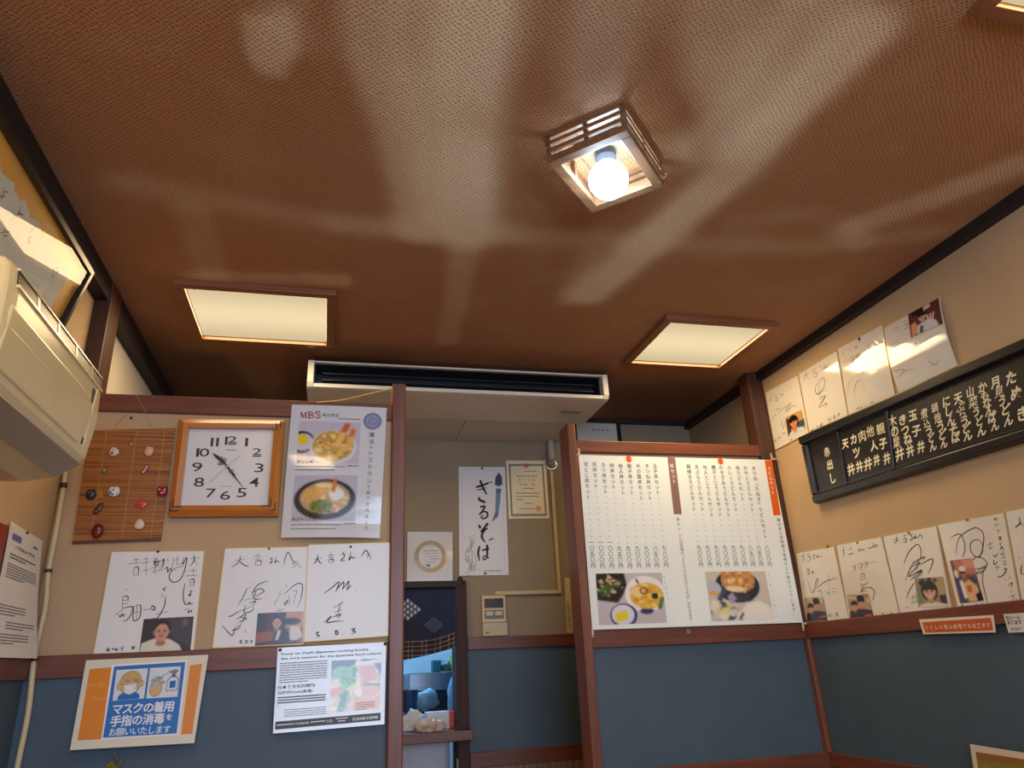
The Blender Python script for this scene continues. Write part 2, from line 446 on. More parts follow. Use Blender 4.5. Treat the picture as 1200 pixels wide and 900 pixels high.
# right partition frame
trim(.994, 1.89, YR-.02, YR+.05, .835, .888, M_RAIL)
trim(.994, XR-.001, YR-.018, YR+.04, .045, .108, M_RAIL)
trim(.994, XR-.001, YR-.02, YR+.05, -.46, -.382, M_RAIL)
trim(.9566, .994, YR-.05, YR+.065, ZF, .953, M_POST, .005)
trim(1.89, XR-.001, YR-.022, YR+.06, .108, H-.001, M_DARKZ)
trim(XR-.022, XR-.001, YR-.03, YR, -.382, .045, M_POST)
# right wall rails
trim(XR-.013, XR+.01, YF, YR-.019, .045, .108, M_RAILY)
trim(XR-.013, XR+.01, YF, YR-.021, -.46, -.382, M_RAILY)
# left wall rail
trim(XL-.01, XL+.013, YF, YL-.016, .022, .082, M_RAILY)
# back wall rails
trim(.648, XR, YB-.013, YB+.01, .074, .131, M_RAIL)
trim(.648, XR, YB-.013, YB+.01, -.425, -.36, M_RAIL)
# crown strips at the ceiling
trim(XL-.01, XL+.045, YF, YB, H-.075, H+.01, M_DARK)
trim(XR-.03, XR+.01, YF, YB, H-.04, H+.01, M_DARK)
trim(XL, XR, YB-.03, YB+.01, H-.02, H+.01, M_DARK)
# ================================================================ lamps
M_LFRAME = wood('lamp_frame_wood', (120, 72, 44), (150, 96, 62), 'X', .4)
M_DIFF = emitter('lit_diffuser', PANEL_COL, PANEL_E, 0.72)
def ceiling_light(x0, x1, y0, y1, label):
    z = H
    fr = .032; dp = .022
    e = empty('recessed_ceiling_light', ((x0+x1)/2, (y0+y1)/2, z))
    tag(e, label, 'ceiling light', 'square recessed ceiling lights')
    mb = MB()
    mb.box(x0-fr, x1+fr, y0-fr, y0, z-dp, z-.0005); mb.box(x0-fr, x1+fr, y1, y1+fr, z-dp, z-.0005)
    mb.box(x0-fr, x0, y0, y1, z-dp, z-.0005); mb.box(x1, x1+fr, y0, y1, z-dp, z-.0005)
    mb.build('frame', M_LFRAME, e, bevel=.002)
    MB().box(x0+.0005, x1-.0005, y0+.0005, y1-.0005, z-.006, z-.001).build('diffuser', M_DIFF, e)
    ld = bpy.data.lights.new('ceiling_light_tubes', 'AREA'); ld.shape = 'RECTANGLE'; ld.size = x1-x0-.01; ld.size_y = y1-y0-.01; ld.energy = PANEL_W; ld.color = PANEL_LIGHT
    lo = bpy.data.objects.new('ceiling_light_tubes', ld); COL.objects.link(lo); lo.parent = e; lo.location = (0, 0, -.0085)
    return e
ceiling_light(-.519, -.055, 2.31, 2.71, 'warm lit square ceiling light above the wall clock')
ceiling_light(1.265, 1.70, 2.31, 2.715, 'warm lit square ceiling light above the white set menu, beside the wall of autograph boards')
ceiling_light(1.295, 1.73, .41, .815, 'warm lit square ceiling light cut off by the top corner of the photo')
ceiling_light(-.519, -.055, .41, .815, 'warm lit square ceiling light overhead, outside the photo')

ceiling_light(1.295, 1.73, -1.48, -1.08, 'added unseen ceiling light behind the viewer for warm fill, nearer the wall of autograph boards')  # this and the next are added out of view for warm fill
ceiling_light(-.519, -.055, -1.48, -1.08, 'added unseen ceiling light behind the viewer for warm fill, nearer the box air conditioner')

# slatted wooden lamp with a round bulb
def slat_lamp():
    zb = 1.165
    c = np.array([.6515, 1.408, 0]); U = np.array([.712, -.702, 0]); V = np.array([.699, .715, 0])
    V = V-U*np.dot(U, V); V /= np.linalg.norm(V)
    a, bb = .213/2, .262/2
    e = empty('slatted_ceiling_lamp', (c[0], c[1], H)); tag(e, 'square slatted wooden ceiling lamp turned cornerwise with a glowing round bulb', 'ceiling lamp')
    mw = wood('lamp_slat_wood', (112, 76, 50), (142, 100, 68), 'X', .45)
    def bar(mb, u0, u1, v0, v1, z0, z1):
        q = lambda u, v, z: c+U*u+V*v+np.array([0, 0, z])
        mb.hexa([q(u0, v0, z0), q(u1, v0, z0), q(u1, v1, z0), q(u0, v1, z0)], [q(u0, v0, z1), q(u1, v0, z1), q(u1, v1, z1), q(u0, v1, z1)])
    # bottom frame of flat boards
    w_ = .026; mb = MB()
    bar(mb, -a, a, -bb, -bb+w_, zb, zb+.020); bar(mb, -a, a, bb-w_, bb, zb, zb+.020)
    bar(mb, -a, -a+w_, -bb+w_, bb-w_, zb, zb+.020); bar(mb, a-w_, a, -bb+w_, bb-w_, zb, zb+.020)
    mb.build('bottom_frame', mw, e, bevel=.0015)
    t = .009
    for k, z0 in enumerate((zb+.031, zb+.053, zb+.0735)):
        for s in range(4):
            mb = MB()
            if s == 0: bar(mb, -a, a, -bb, -bb+t, z0, z0+.0115)
            if s == 1: bar(mb, -a, a, bb-t, bb, z0, z0+.0115)
            if s == 2: bar(mb, -a, -a+t, -bb+t, bb-t, z0, z0+.0115)
            if s == 3: bar(mb, a-t, a, -bb+t, bb-t, z0, z0+.0115)
            mb.build('slat', mw, e)
    for su, sv in ((-1, -1), (1, -1), (1, 1), (-1, 1), (0, -1), (0, 1), (-1, 0), (1, 0)):
        mb = MB(); u, v = su*(a-.006), sv*(bb-.006)
        if su == 0: v = sv*(bb-.014)
        if sv == 0: u = su*(a-.014)
        r = .006
        bar(mb, u-r, u+r, v-r, v+r, zb+.020, H-.0005)
        mb.build('upright', mw, e)
    mb = MB(); bar(mb, -.06, .06, -.06, .06, H-.012, H-.0005); mb.build('ceiling_plate', mat('lamp_plate', (110, 92, 66), .5), e)
    mb = MB(); mb.lathe((c[0], c[1], 0), [(.028, H-.0125), (.028, H-.032), (.024, H-.042), (.022, H-.05)], seg=20)
    mb.build('socket', mat('socket_grey', (84, 86, 94), .4), e, smooth=False)
    mb = MB(); zc = 1.150; R_ = .051
    prof = [(.019, H-.046), (.024, zc+.048)]
    for i in range(3, 17):
        th = math.pi*i/16
        prof.append((max(.0005, R_*math.sin(th)), zc+R_*math.cos(th)))
    mb.lathe((c[0], c[1], 0), prof, seg=28)
    mb.build('bulb', emitter('bulb_glow', BULB_COL, BULB_E), e, smooth=True)
    p = c+U*(a+.002)+V*(bb-.03)
    MB().tube([p+np.array([0, 0, zb+.006]), p+U*.012+np.array([0, 0, zb+.006]), p+U*.014+np.array([0, 0, zb+.016])], .0022).build('hook', mat('hook_metal', (210, 210, 205), .3, .8), e)
slat_lamp()

# ================================================================ long ceiling air conditioner
M_AC = mat('air_conditioner_cream', (226, 218, 200), .42, noise=.03)
M_ACD = mat('air_conditioner_dark', (26, 30, 38), .5)
def long_ac():
    x0, x1, y0, z0, z1 = -.128, 1.202, 2.855, 1.107, 1.226
    e = empty('ceiling_air_conditioner', ((x0+x1)/2, 3.05, z1)); tag(e, 'long cream ceiling air conditioner with a dark outlet slot', 'air conditioner')
    mb = MB()
    prof = [(y0, z0+.016), (y0+.006, z0+.004), (y0+.02, z0), (3.215, z0), (3.215, z1), (y0+.16, z1), (y0+.16, z0+.016)]
    mb.prism(prof, x0+.026, x1-.026, 'X'); mb.box(x0+.026, x1-.026, y0+.004, y0+.16, z1-.008, z1)
    mb.build('body', M_AC, e, bevel=.002)
    for xa, xb in ((x0, x0+.026), (x1-.026, x1)):
        mb = MB(); mb.prism([(y0-.003, z0+.02), (y0+.01, z0+.002), (y0+.03, z0-.002), (3.215, z0-.002), (3.215, z1+.001), (y0, z1+.001), (y0-.003, z1-.004)], xa, xb, 'X')
        mb.build('end_cap', M_AC, e, bevel=.003)
    mb = MB(); mb.box(x0+.027, x1-.027, y0+.004, y0+.014, z0+.001, z0+.015); mb.build('front_lip', mat('lip_white', (220, 214, 200), .35), e, bevel=.002)
    mb = MB(); mb.box(x0+.03, x1-.03, y0+.13, y0+.158, z0+.017, z1-.014); mb.build('outlet', M_ACD, e)
    for zz, ta in ((z0+.042, .012), (z0+.072, .01)):
        mb = MB(); mb.hexa([(x0+.06, y0+.03, zz), (x1-.06, y0+.03, zz), (x1-.06, y0+.09, zz+ta), (x0+.06, y0+.09, zz+ta)],
                           [(x0+.06, y0+.03, zz+.004), (x1-.06, y0+.03, zz+.004), (x1-.06, y0+.09, zz+ta+.004), (x0+.06, y0+.09, zz+ta+.004)])
        mb.build('louvre', mat('louvre_dark', (30, 34, 42), .4), e)
    mb = MB(); mb.box(x0+.03, x1-.03, y0+.016, y0+.13, z1-.0135, z1-.0085); mb.box(x0+.03, x1-.03, y0+.016, y0+.13, z0+.0165, z0+.02); mb.box(x0+.0265, x0+.031, y0+.04, y0+.13, z0+.017, z1-.009); mb.box(x1-.031, x1-.0265, y0+.04, y0+.13, z0+.017, z1-.009)
    mb.build('lining', M_ACD, e)
    mb = MB(); mb.box(1.03, 1.13, 3.03, 3.06, z0-.003, z0); mb.build('badge', mat('badge_grey', (150, 146, 138), .4), e, bevel=.002)
    mb = MB(); mb.box(x0+.02, .605, 3.217, YB-.001, z0+.002, z1); mb.box(.609, x1-.04, 3.217, YB-.001, z0+.002, z1)
    mb.build('rear_cover', mat('cover_grey', (206, 198, 186), .6), e)
long_ac()

# ================================================================ small air conditioner on the near wall
def wall_ac():
    xw = XL+.001; ya, yb = 1.20, 1.752
    e = empty('wall_air_conditioner', (xw, (ya+yb)/2, .45)); tag(e, 'cream box air conditioner high on the wall under the tilted framed writing', 'air conditioner')
    prof = [(xw, .690), (-.575, .690), (-.552, .683), (-.541, .668), (-.537, .63), (-.535, .56), (-.546, .475), (-.556, .460), (-.60, .432), (-.66, .42), (xw, .42)]
    n_ = len(prof); mb = MB(); rings = []
    cx, cz = -.68, .56
    for y, s in ((ya, .93), (ya+.008, .97), (ya+.022, .99), (ya+.04, 1.0), (yb-.035, 1.0), (yb-.018, .992), (yb-.006, .97), (yb, .93)):
        rings.append([((cx+(px-cx)*s if px > cx else px), y, cz+(pz-cz)*s) for px, pz in prof])
    vs = [q for rg in rings for q in rg]; fs = []
    for i in range(len(rings)-1):
        for k in range(n_): fs.append((i*n_+k, i*n_+(k+1) % n_, (i+1)*n_+(k+1) % n_, (i+1)*n_+k))
    fs += [tuple(range(n_-1, -1, -1)), tuple(range((len(rings)-1)*n_, len(rings)*n_))]
    mb.add(vs, fs)
    mc = mat('wall_unit_cream', (212, 194, 146), .25, noise=.03)
    mb.build('body', mc, e, bevel=.004)
    # intake slot along the upper edge of the front, between two thin lips
    def strip(y0, y1, za, zb_, out, xa=-.5415, xb=-.5375):
        m_ = MB(); m_.hexa([(xa-.004, y0, za), (xa-.004, y1, za), (xb-.004, y1, zb_), (xb-.004, y0, zb_)], [(xa+out, y0, za), (xa+out, y1, za), (xb+out, y1, zb_), (xb+out, y0, zb_)]); return m_
    sl = strip(ya+.03, yb-.02, .667, .640, .0012).build('intake_slot', mat('slot_dark', (40, 34, 28), .4), e)
    strip(ya+.03, yb-.02, .671, .667, .0035, -.5425, -.5415).build('upper_lip', mat('lip_cream', (226, 208, 160), .25), e)
    strip(ya+.03, yb-.02, .640, .635, .0035, -.5375, -.5370).build('lower_lip', mat('lip_cream'), e)
    for k in range(4):
        y = ya+.12+k*.11
        strip(y, y+.010, .667, .640, .0022).build('rib', mc, sl)
    # front panel, raised, with the slot at its far end
    mb = MB(); mb.hexa([(-.5365, ya+.02, .60), (-.5365, yb-.095, .60), (-.5455, yb-.095, .487), (-.5455, ya+.02, .487)], [(-.5325, ya+.024, .596), (-.5325, yb-.099, .596), (-.5405, yb-.099, .491), (-.5405, ya+.024, .491)])
    mb.build('front_panel', mc, e, bevel=.002)
    mb = MB(); mb.hexa([(-.538, yb-.080, .622), (-.538, yb-.064, .622), (-.548, yb-.060, .495), (-.548, yb-.074, .495)], [(-.5335, yb-.080, .622), (-.5335, yb-.064, .622), (-.5425, yb-.060, .495), (-.5425, yb-.074, .495)])
    mb.build('side_slot', mat('slot_dark'), e, bevel=.001)
    mb = MB(); mb.hexa([(-.5335, yb-.064, .625), (-.5335, yb-.060, .625), (-.5445, yb-.056, .492), (-.5445, yb-.060, .492)], [(-.530, yb-.064, .625), (-.530, yb-.060, .625), (-.541, yb-.056, .492), (-.541, yb-.060, .492)])
    mb.build('slot_rim', mat('lip_cream'), e)
    mb = MB(); mb.hexa([(-.553, ya+.02, .464), (-.553, yb-.03, .464), (-.60, yb-.03, .434), (-.60, ya+.02, .434)], [(-.549, ya+.02, .459), (-.549, yb-.03, .459), (-.598, yb-.03, .429), (-.598, ya+.02, .429)])
    mb.build('air_flap', mat('flap_beige', (150, 136, 108), .35), e, bevel=.002)
    mb = MB(); mb.box(-.765, -.60, ya-.0015, ya+.002, .455, .655); mb.build('side_panel', mat('side_tan', (200, 166, 122), .3), e, bevel=.004)
wall_ac()
# ================================================================ flat printed and written things
GL = {}
_tc = bpy.data.curves.new('lettering_source', 'FONT'); _tc.resolution_u = 2
_to = bpy.data.objects.new('lettering_source', _tc); COL.objects.link(_to)
def glyphs(text, bold=0.0):
    k = (text, bold)
    if k not in GL:
        _tc.body = text; _tc.offset = bold
        dg = bpy.context.evaluated_depsgraph_get(); dg.update()
        me = bpy.data.meshes.new_from_object(_to.evaluated_get(dg))
        v = np.array([tuple(p.co)[:2] for p in me.vertices]) if len(me.vertices) else np.zeros((0, 2))
        GL[k] = (v, [tuple(p.vertices) for p in me.polygons])
        bpy.data.meshes.remove(me)
    return GL[k]

def spline(pts, n=6):
    P = [np.array(p, float) for p in pts]
    if len(P) < 3: return P
    Q = [2*P[0]-P[1]]+P+[2*P[-1]-P[-2]]; out = []
    for i in range(1, len(Q)-2):
        a, b_, c, d = Q[i-1:i+3]
        for k in range(n):
            t = k/n
            out.append(.5*((2*b_)+(-a+c)*t+(2*a-5*b_+4*c-d)*t*t+(-a+3*b_-3*c+d)*t**3))
    return out+[P[-1]]

M_INK = mat('black_ink', (34, 32, 34), .5)
M_PHOTO = attr_mat('photo_print', .22)
M_PIN = mat('pin_brass', (150, 126, 84), .35, .7)
M_PIND = mat('pin_dark', (70, 64, 60), .35, .6)

class Sheet:
    """a flat thing on a wall: corners taken on that wall's plane, contents laid out in its own u (across) and v (down)"""
    def __init__(s, name, plane, corners, thick, m, label=None, cat=None, group=None, bend=None, zoom=(0, 0, 1), div=1, parent=None, edge=None):
        ax, val = plane[0], plane[1]
        s.get = (lambda p: onY(p, val)) if ax == 'Y' else (lambda p: onX(p, val))
        nrm = plane[2] if len(plane) > 2 else ((0, -1, 0) if ax == 'Y' else ((-1, 0, 0) if val > 0 else (1, 0, 0)))
        s.n = np.array(nrm, float)
        s.c = [s.get(p) for p in corners]  # TL TR BR BL
        s.k = 0; s.bend = bend; s.z = zoom
        s.W = (np.linalg.norm(s.c[1]-s.c[0])+np.linalg.norm(s.c[2]-s.c[3]))/2
        s.H = (np.linalg.norm(s.c[3]-s.c[0])+np.linalg.norm(s.c[2]-s.c[1]))/2
        mb = MB(); d = div
        if d == 1:
            mb.hexa([s.P(0, 0, -thick), s.P(0, 1, -thick), s.P(1, 1, -thick), s.P(1, 0, -thick)][::-1], [s.P(0, 0, 0), s.P(0, 1, 0), s.P(1, 1, 0), s.P(1, 0, 0)][::-1])
        else:
            vs = []
            for h in (0, -thick):
                for j in range(d+1):
                    for i in range(d+1): vs.append(s.P(i/d, j/d, h))
            o = (d+1)**2; fs = []
            g = lambda i, j: j*(d+1)+i
            for j in range(d):
                for i in range(d):
                    q = (g(i, j), g(i, j+1), g(i+1, j+1), g(i+1, j)); fs.append(q); fs.append(tuple(x+o for x in q[::-1]))
            rim = [g(i, 0) for i in range(d)]+[g(d, j) for j in range(d)]+[g(d-i, d) for i in range(d)]+[g(0, d-j) for j in range(d)]
            for a, b_ in zip(rim, rim[1:]+rim[:1]): fs.append((a, b_, b_+o, a+o))
            mb.add(vs, fs)
        s.o = mb.build(name, m, parent, smooth=False)
        if edge:
            s.edge = edge
        if label: tag(s.o, label, cat, group)
    def P(s, u, v, h=0.0):
        a, b_, c, d = s.c
        p = (a*(1-u)+b_*u)*(1-v)+(d*(1-u)+c*u)*v
        if s.bend: h = h+s.bend(u, v)
        return p+s.n*h
    def uvpx(s, px, py):
        q = s.get((px, py)); a, b_, c, d = s.c; u = v = .5
        for _ in range(8):
            p = (a*(1-u)+b_*u)*(1-v)+(d*(1-u)+c*u)*v; r = q-p
            du = (b_-a)*(1-v)+(c-d)*v; dv = (d-a)*(1-u)+(c-b_)*u
            A = np.stack([du, dv], 1); x = np.linalg.lstsq(A, r, rcond=None)[0]; u += x[0]; v += x[1]
        return u, v
    def q(s, x, y):
        return s.uvpx(s.z[0]+x/s.z[2], s.z[1]+y/s.z[2])
    def layer(s):
        s.k += 1; return .0003+.00025*s.k
    # shapes are collected in an MB in uv space
    def poly(s, mb, pts, h, mi=0):
        mb.add([s.P(u, v, h) for u, v in pts], [tuple(range(len(pts)))[::-1]], mi)
    def rect(s, mb, u0, v0, u1, v1, h, mi=0, d=1):
        for i in range(d):
            for j in range(d):
                a, b_ = u0+(u1-u0)*i/d, u0+(u1-u0)*(i+1)/d; c, e = v0+(v1-v0)*j/d, v0+(v1-v0)*(j+1)/d
                s.poly(mb, [(a, c), (b_, c), (b_, e), (a, e)], h, mi)
    def disc(s, mb, u, v, r, h, mi=0, seg=28, r0=None, ry=None):
        ru, rv = r/s.W, (ry or r)/s.H
        c = [(u+ru*math.cos(2*math.pi*k/seg), v+rv*math.sin(2*math.pi*k/seg)) for k in range(seg)]
        if r0 is None: s.poly(mb, c, h, mi)
        else:
            k0 = r0/r; d = [(u+(a-u)*k0, v+(b_-v)*k0) for a, b_ in c]
            for i in range(seg):
                j = (i+1) % seg; s.poly(mb, [c[i], c[j], d[j], d[i]], h, mi)
    def stroke(s, mb, pts, w, h, mi=0, taper=(.5, .35), smooth=True, widths=None):
        """pen or brush stroke: w in metres"""
        Q = spline(pts) if smooth else [np.array(p, float) for p in pts]
        M = [np.array([p[0]*s.W, p[1]*s.H]) for p in Q]; n_ = len(M)
        if n_ < 2: return
        Lp, Rp = [], []
        for i in range(n_):
            t = M[min(i+1, n_-1)]-M[max(i-1, 0)]; t = t/(np.linalg.norm(t)+1e-9); nn = np.array([-t[1], t[0]])
            f = i/(n_-1)
            if widths is not None:
                x = f*(len(widths)-1); i0 = int(min(x, len(widths)-2)); ww = w*(widths[i0]*(1-(x-i0))+widths[i0+1]*(x-i0))
            else: ww = w*min(1, taper[0]+(1-taper[0])*f/.2, taper[1]+(1-taper[1])*(1-f)/.3)
            Lp.append(M[i]+nn*ww/2); Rp.append(M[i]-nn*ww/2)
        vs = [s.P(p[0]/s.W, p[1]/s.H, h) for p in Lp+Rp]
        mb.add(vs, [(i, i+1, n_+i+1, n_+i) for i in range(n_-1)], mi)
    def zs(s, mb, pts, w, h, **k):
        s.stroke(mb, [s.q(*p) for p in pts], w, h, **k)
    def htext(s, mb, text, u0, v0, u1, v1, h, bold=0.0, mi=0, slant=0.0):
        v, f = glyphs(text, bold)
        if not len(v): return
        lo, hi = v.min(0), v.max(0); d = np.maximum(hi-lo, 1e-6)
        vs = []
        for x, y in v:
            a, b_ = (x-lo[0])/d[0], (y-lo[1])/d[1]
            vs.append(s.P(u0+(u1-u0)*(a+slant*(b_-.5)), v1+(v0-v1)*b_, h))
        mb.add(vs, f, mi)
    def zh(s, mb, text, p0, p1, h, **k):
        """text filling the box between two points read off the zoomed photograph (top edge start, bottom edge end)"""
        a, b_ = s.q(*p0), s.q(*p1); s.htext(mb, text, a[0], a[1], b_[0], b_[1], h, **k)
    def char(s, mb, ch, u, v, size, h, bold=0.0, mi=0, rot=0.0, sx=1.0, skew=0.0):
        """one character centred at u,v; size in metres"""
        vv, f = glyphs(ch, bold)
        if not len(vv): return
        c = np.array([.5, .38]) if ord(ch) > 0x2000 else (vv.min(0)+vv.max(0))/2
        ca, sa = math.cos(rot), math.sin(rot); vs = []
        for x, y in vv-c:
            x, y = x*sx*size, y*size; x = x+skew*y
            x, y = x*ca-y*sa, x*sa+y*ca
            vs.append(s.P(u+x/s.W, v-y/s.H, h))
        mb.add(vs, f, mi)
    def vtext(s, mb, text, u, v, dv, size, h, bold=0.0, mi=0, du=0.0):
        """vertical writing, first character centred at u,v, then dv lower each"""
        for i, ch in enumerate(text):
            if ch in ' 　': continue
            r = -math.pi/2 if ch in 'ー「」（）〜・…' and ch not in '・' else 0
            s.char(mb, ch, u+du*i, v+dv*i, size, h, bold, mi, r)
    def greek(s, mb, u0, v0, u1, rows, dv, th, h, mi=0, seed=1, last=.6, gap=.12):
        """lines of print too small to read"""
        r = random.Random(seed)
        for j in range(rows):
            v = v0+j*dv; end = u1 if j < rows-1 else u0+(u1-u0)*last; u = u0
            while u < end-.004:
                l = min(r.uniform(.02, .07)*(u1-u0)*2.2, end-u)
                s.rect(mb, u, v-th/2, u+l, v+th/2, h, mi); u += l+gap*.05*(u1-u0)*r.uniform(.7, 2)
    def photo(s, pic, uv, name='photo', parent=None, m=None, h=None, label=None):
        """pic laid on the quad uv = TL TR BR BL"""
        h = h if h is not None else s.layer()
        A, B, C_, D = [np.array(p, float) for p in uv]; mb = MB(); vs = []
        for j in range(pic.h):
            for i in range(pic.w):
                a, b_ = i/(pic.w-1), j/(pic.h-1)
                p = (A*(1-a)+B*a)*(1-b_)+(D*(1-a)+C_*a)*b_
                vs.append(s.P(p[0], p[1], h))
        fs = [(j*pic.w+i, (j+1)*pic.w+i, (j+1)*pic.w+i+1, j*pic.w+i+1) for j in range(pic.h-1) for i in range(pic.w-1)]
        mb.add(vs, fs)
        o = mb.build(name, m or M_PHOTO, parent or s.o, colors=pic.colors(), smooth=True)
        if label: o['label'] = label
        return o
    def zphoto(s, pic, pts, **k): return s.photo(pic, [s.q(*p) for p in pts], **k)
    def put(s, mb, name, m, parent=None, label=None):
        if not mb.f: return None
        o = mb.build(name, m, parent or s.o)
        if label: o['label'] = label
        return o
    def pin(s, x, y, m=None, r=.004):
        u, v = s.q(x, y); p = s.P(u, v, 0); mb = MB()
        prof = [(r, 0), (r, .0015), (r*.8, .004), (r*.3, .0055)]
        ax = 'Y' if abs(s.n[1]) > .5 else 'X'; sg = s.n[1] if ax == 'Y' else s.n[0]
        mb.lathe(p, [(a, (b_+.0002)*sg) for a, b_ in prof], ax, 10); mb.build('pin', m or M_PIND, s.o)

# ---------------------------------------------------------------- small printed pictures
SKIN, SKIN2, HAIR = (206, 156, 128), (178, 122, 96), (30, 24, 24)
def face(p, cx, cy, r, skin=SKIN, hair=HAIR, long=False, smile=False, asp=1.0, short=False):
    if long: p.ell(cx, cy-r*.1*asp, r*1.25, r*1.45*asp, hair, .15)
    p.ell(cx, cy+r*1.15*asp, r*.45, r*.6*asp, tuple(.85*v for v in skin), .2)
    p.ell(cx, cy-r*.22*asp, r*1.0, r*1.18*asp, hair, .12)
    p.ell(cx, cy+r*.08*asp, r*.86, r*1.08*asp, skin, .14)
    for sx in (-1, 1):
        p.ell(cx+sx*r*.9, cy+r*.1*asp, r*.14, r*.26*asp, SKIN2, .3)
        p.ell(cx+sx*r*.36, cy-r*.02*asp, r*.17, r*.07*asp, (40, 26, 24), .5)
        p.ell(cx+sx*r*.36, cy-r*.2*asp, r*.22, r*.05*asp, (60, 40, 34), .6, k=.7)
    p.ell(cx, cy+r*.3*asp, r*.15, r*.2*asp, SKIN2, .6, k=.6)
    p.ell(cx, cy+r*.6*asp, r*.32, r*(.14 if smile else .08)*asp, (235, 225, 215) if smile else (150, 70, 64), .4)
    if smile: p.ell(cx, cy+r*.6*asp, r*.36, r*.18*asp, (150, 70, 64), .3, ring=.25, k=.6)
    if not short:
        p.ell(cx, cy-r*.82*asp, r*.92, r*.5*asp, hair, .15)
        p.ell(cx-r*.5, cy-r*.55*asp, r*.42, r*.35*asp, hair, .2); p.ell(cx+r*.5, cy-r*.55*asp, r*.42, r*.35*asp, hair, .2)
    return p
def pic_tempura():
    p = Pic(64, 46, (196, 190, 206), 11)
    p.ell(.06, .5, .2, .26, (24, 24, 46), .1).ell(.08, .5, .165, .21, (206, 204, 214), .1).ell(.07, .44, .085, .12, (240, 206, 20), .15)
    p.ell(.57, .62, .38, .42, (222, 216, 216), .06).ell(.57, .58, .33, .36, (196, 150, 78), .1)
    p.blobs(70, (.28, .25, .86, .92), .05, [(232, 190, 104), (214, 164, 78), (246, 220, 150), (188, 128, 58), (240, 206, 130)], inside=(.57, .58, .31, .34))
    p.line([(.62, .5), (.72, .25), (.78, .08)], .05, (214, 96, 40), .6).line([(.8, .5), (.86, .32), (.88, .2)], .045, (220, 120, 50), .6)
    p.line([(.63, .55), (.71, .3)], .055, (236, 196, 110), .8).line([(.82, .6), (.85, .4)], .055, (232, 184, 100), .8)
    return p.smooth(1)
def pic_udon():
    p = Pic(66, 48, (188, 184, 200), 12)
    p.ell(.5, .53, .48, .44, (26, 24, 32), .06).ell(.5, .5, .4, .35, (196, 160, 108), .1)
    p.blobs(50, (.15, .2, .85, .82), .045, [(230, 204, 150), (214, 180, 120), (240, 222, 180), (190, 142, 84)], inside=(.5, .5, .38, .32))
    p.ell(.3, .42, .17, .13, (226, 172, 90), .3, -25).ell(.68, .42, .12, .13, (238, 234, 228), .15).ell(.44, .68, .17, .13, (96, 124, 44), .4)
    p.blobs(20, (.3, .56, .6, .82), .03, [(80, 112, 36), (130, 156, 70), (60, 90, 30)])
    p.line([(.62, .34), (.64, .1)], .03, (200, 120, 60), .6)
    return p.smooth(1)
def pic_bowls():
    p = Pic(76, 56, (198, 192, 196), 13)
    p.poly([(0, 0), (.42, 0), (.45, .3), (.3, .58), (0, .52)], (40, 26, 30), .03)
    p.ell(.2, .22, .24, .24, (30, 26, 26), .1)
    p.blobs(70, (0, .04, .42, .44), .03, [(218, 180, 130), (226, 206, 170), (180, 130, 90), (70, 96, 46), (40, 50, 30)], inside=(.19, .24, .21, .2))
    p.blobs(16, (.06, .26, .26, .44), .03, [(56, 100, 40), (80, 130, 60)])
    p.ell(.72, .42, .31, .36, (240, 238, 236), .05).ell(.72, .76, .1, .06, (46, 50, 110), .3).ell(.74, .46, .25, .26, (224, 178, 70), .1)
    p.blobs(70, (.5, .2, .99, .74), .04, [(240, 204, 96), (226, 176, 60), (246, 226, 140), (210, 150, 50)], inside=(.74, .46, .24, .24))
    p.ell(.6, .38, .1, .1, (240, 210, 150), .3).ell(.7, .36, .06, .07, (90, 60, 30), .3, ring=.3).ell(.86, .47, .05, .06, (34, 44, 30), .3)
    p.line([(.62, .2), (.6, .13)], .012, (60, 40, 40)).line([(.92, .7), (.97, .52)], .03, (90, 120, 50))
    p.ell(.37, .83, .2, .23, (44, 50, 120), .05).ell(.36, .82, .17, .2, (222, 220, 232), .05).poly([(.24, .8), (.42, .73), (.43, .9), (.26, .96)], (228, 214, 30), .03)
    return p.smooth(1)
def pic_set():
    p = Pic(76, 56, (206, 198, 184), 14)
    p.ell(.5, .3, .36, .34, (24, 22, 26), .05).ell(.52, .18, .28, .26, (198, 146, 76), .1).poly([(.3, .46), (.7, .5), (.6, .6), (.42, .58)], (40, 40, 46), .03)
    p.blobs(80, (.24, .02, .8, .44), .035, [(236, 186, 84), (214, 150, 66), (244, 212, 130), (170, 100, 80), (190, 130, 60)], inside=(.52, .18, .28, .26))
    p.ell(.45, .36, .16, .06, (240, 214, 170), .3, 6)
    p.ell(.11, .36, .12, .16, (186, 186, 206), .1).ell(.1, .44, .08, .05, (222, 170, 40), .2).poly([(.27, .3), (.3, .4), (.2, .62), (.14, .56)], (60, 54, 80), .03)
    p.poly([(.3, .52), (.4, .42), (.46, .56), (.36, .68)], (160, 148, 190), .02)
    p.poly([(0, .82), (.2, .6), (.46, .78), (.4, .98), (.1, .99)], (70, 66, 86), .02)
    p.blobs(14, (.08, .64, .42, .94), .09, [(236, 230, 190), (228, 222, 200), (226, 214, 130)])
    p.poly([(.58, .56), (.9, .64), (.92, .7), (.7, .7)], (48, 40, 40), .02)
    p.ell(.76, .9, .26, .3, (232, 228, 214), .05).ell(.76, .92, .22, .27, (240, 236, 224), .1)
    p.line([(.38, .99), (.52, .8)], .02, (230, 220, 230)).line([(.46, .97), (.52, .86)], .015, (90, 60, 50))
    return p.smooth(1)
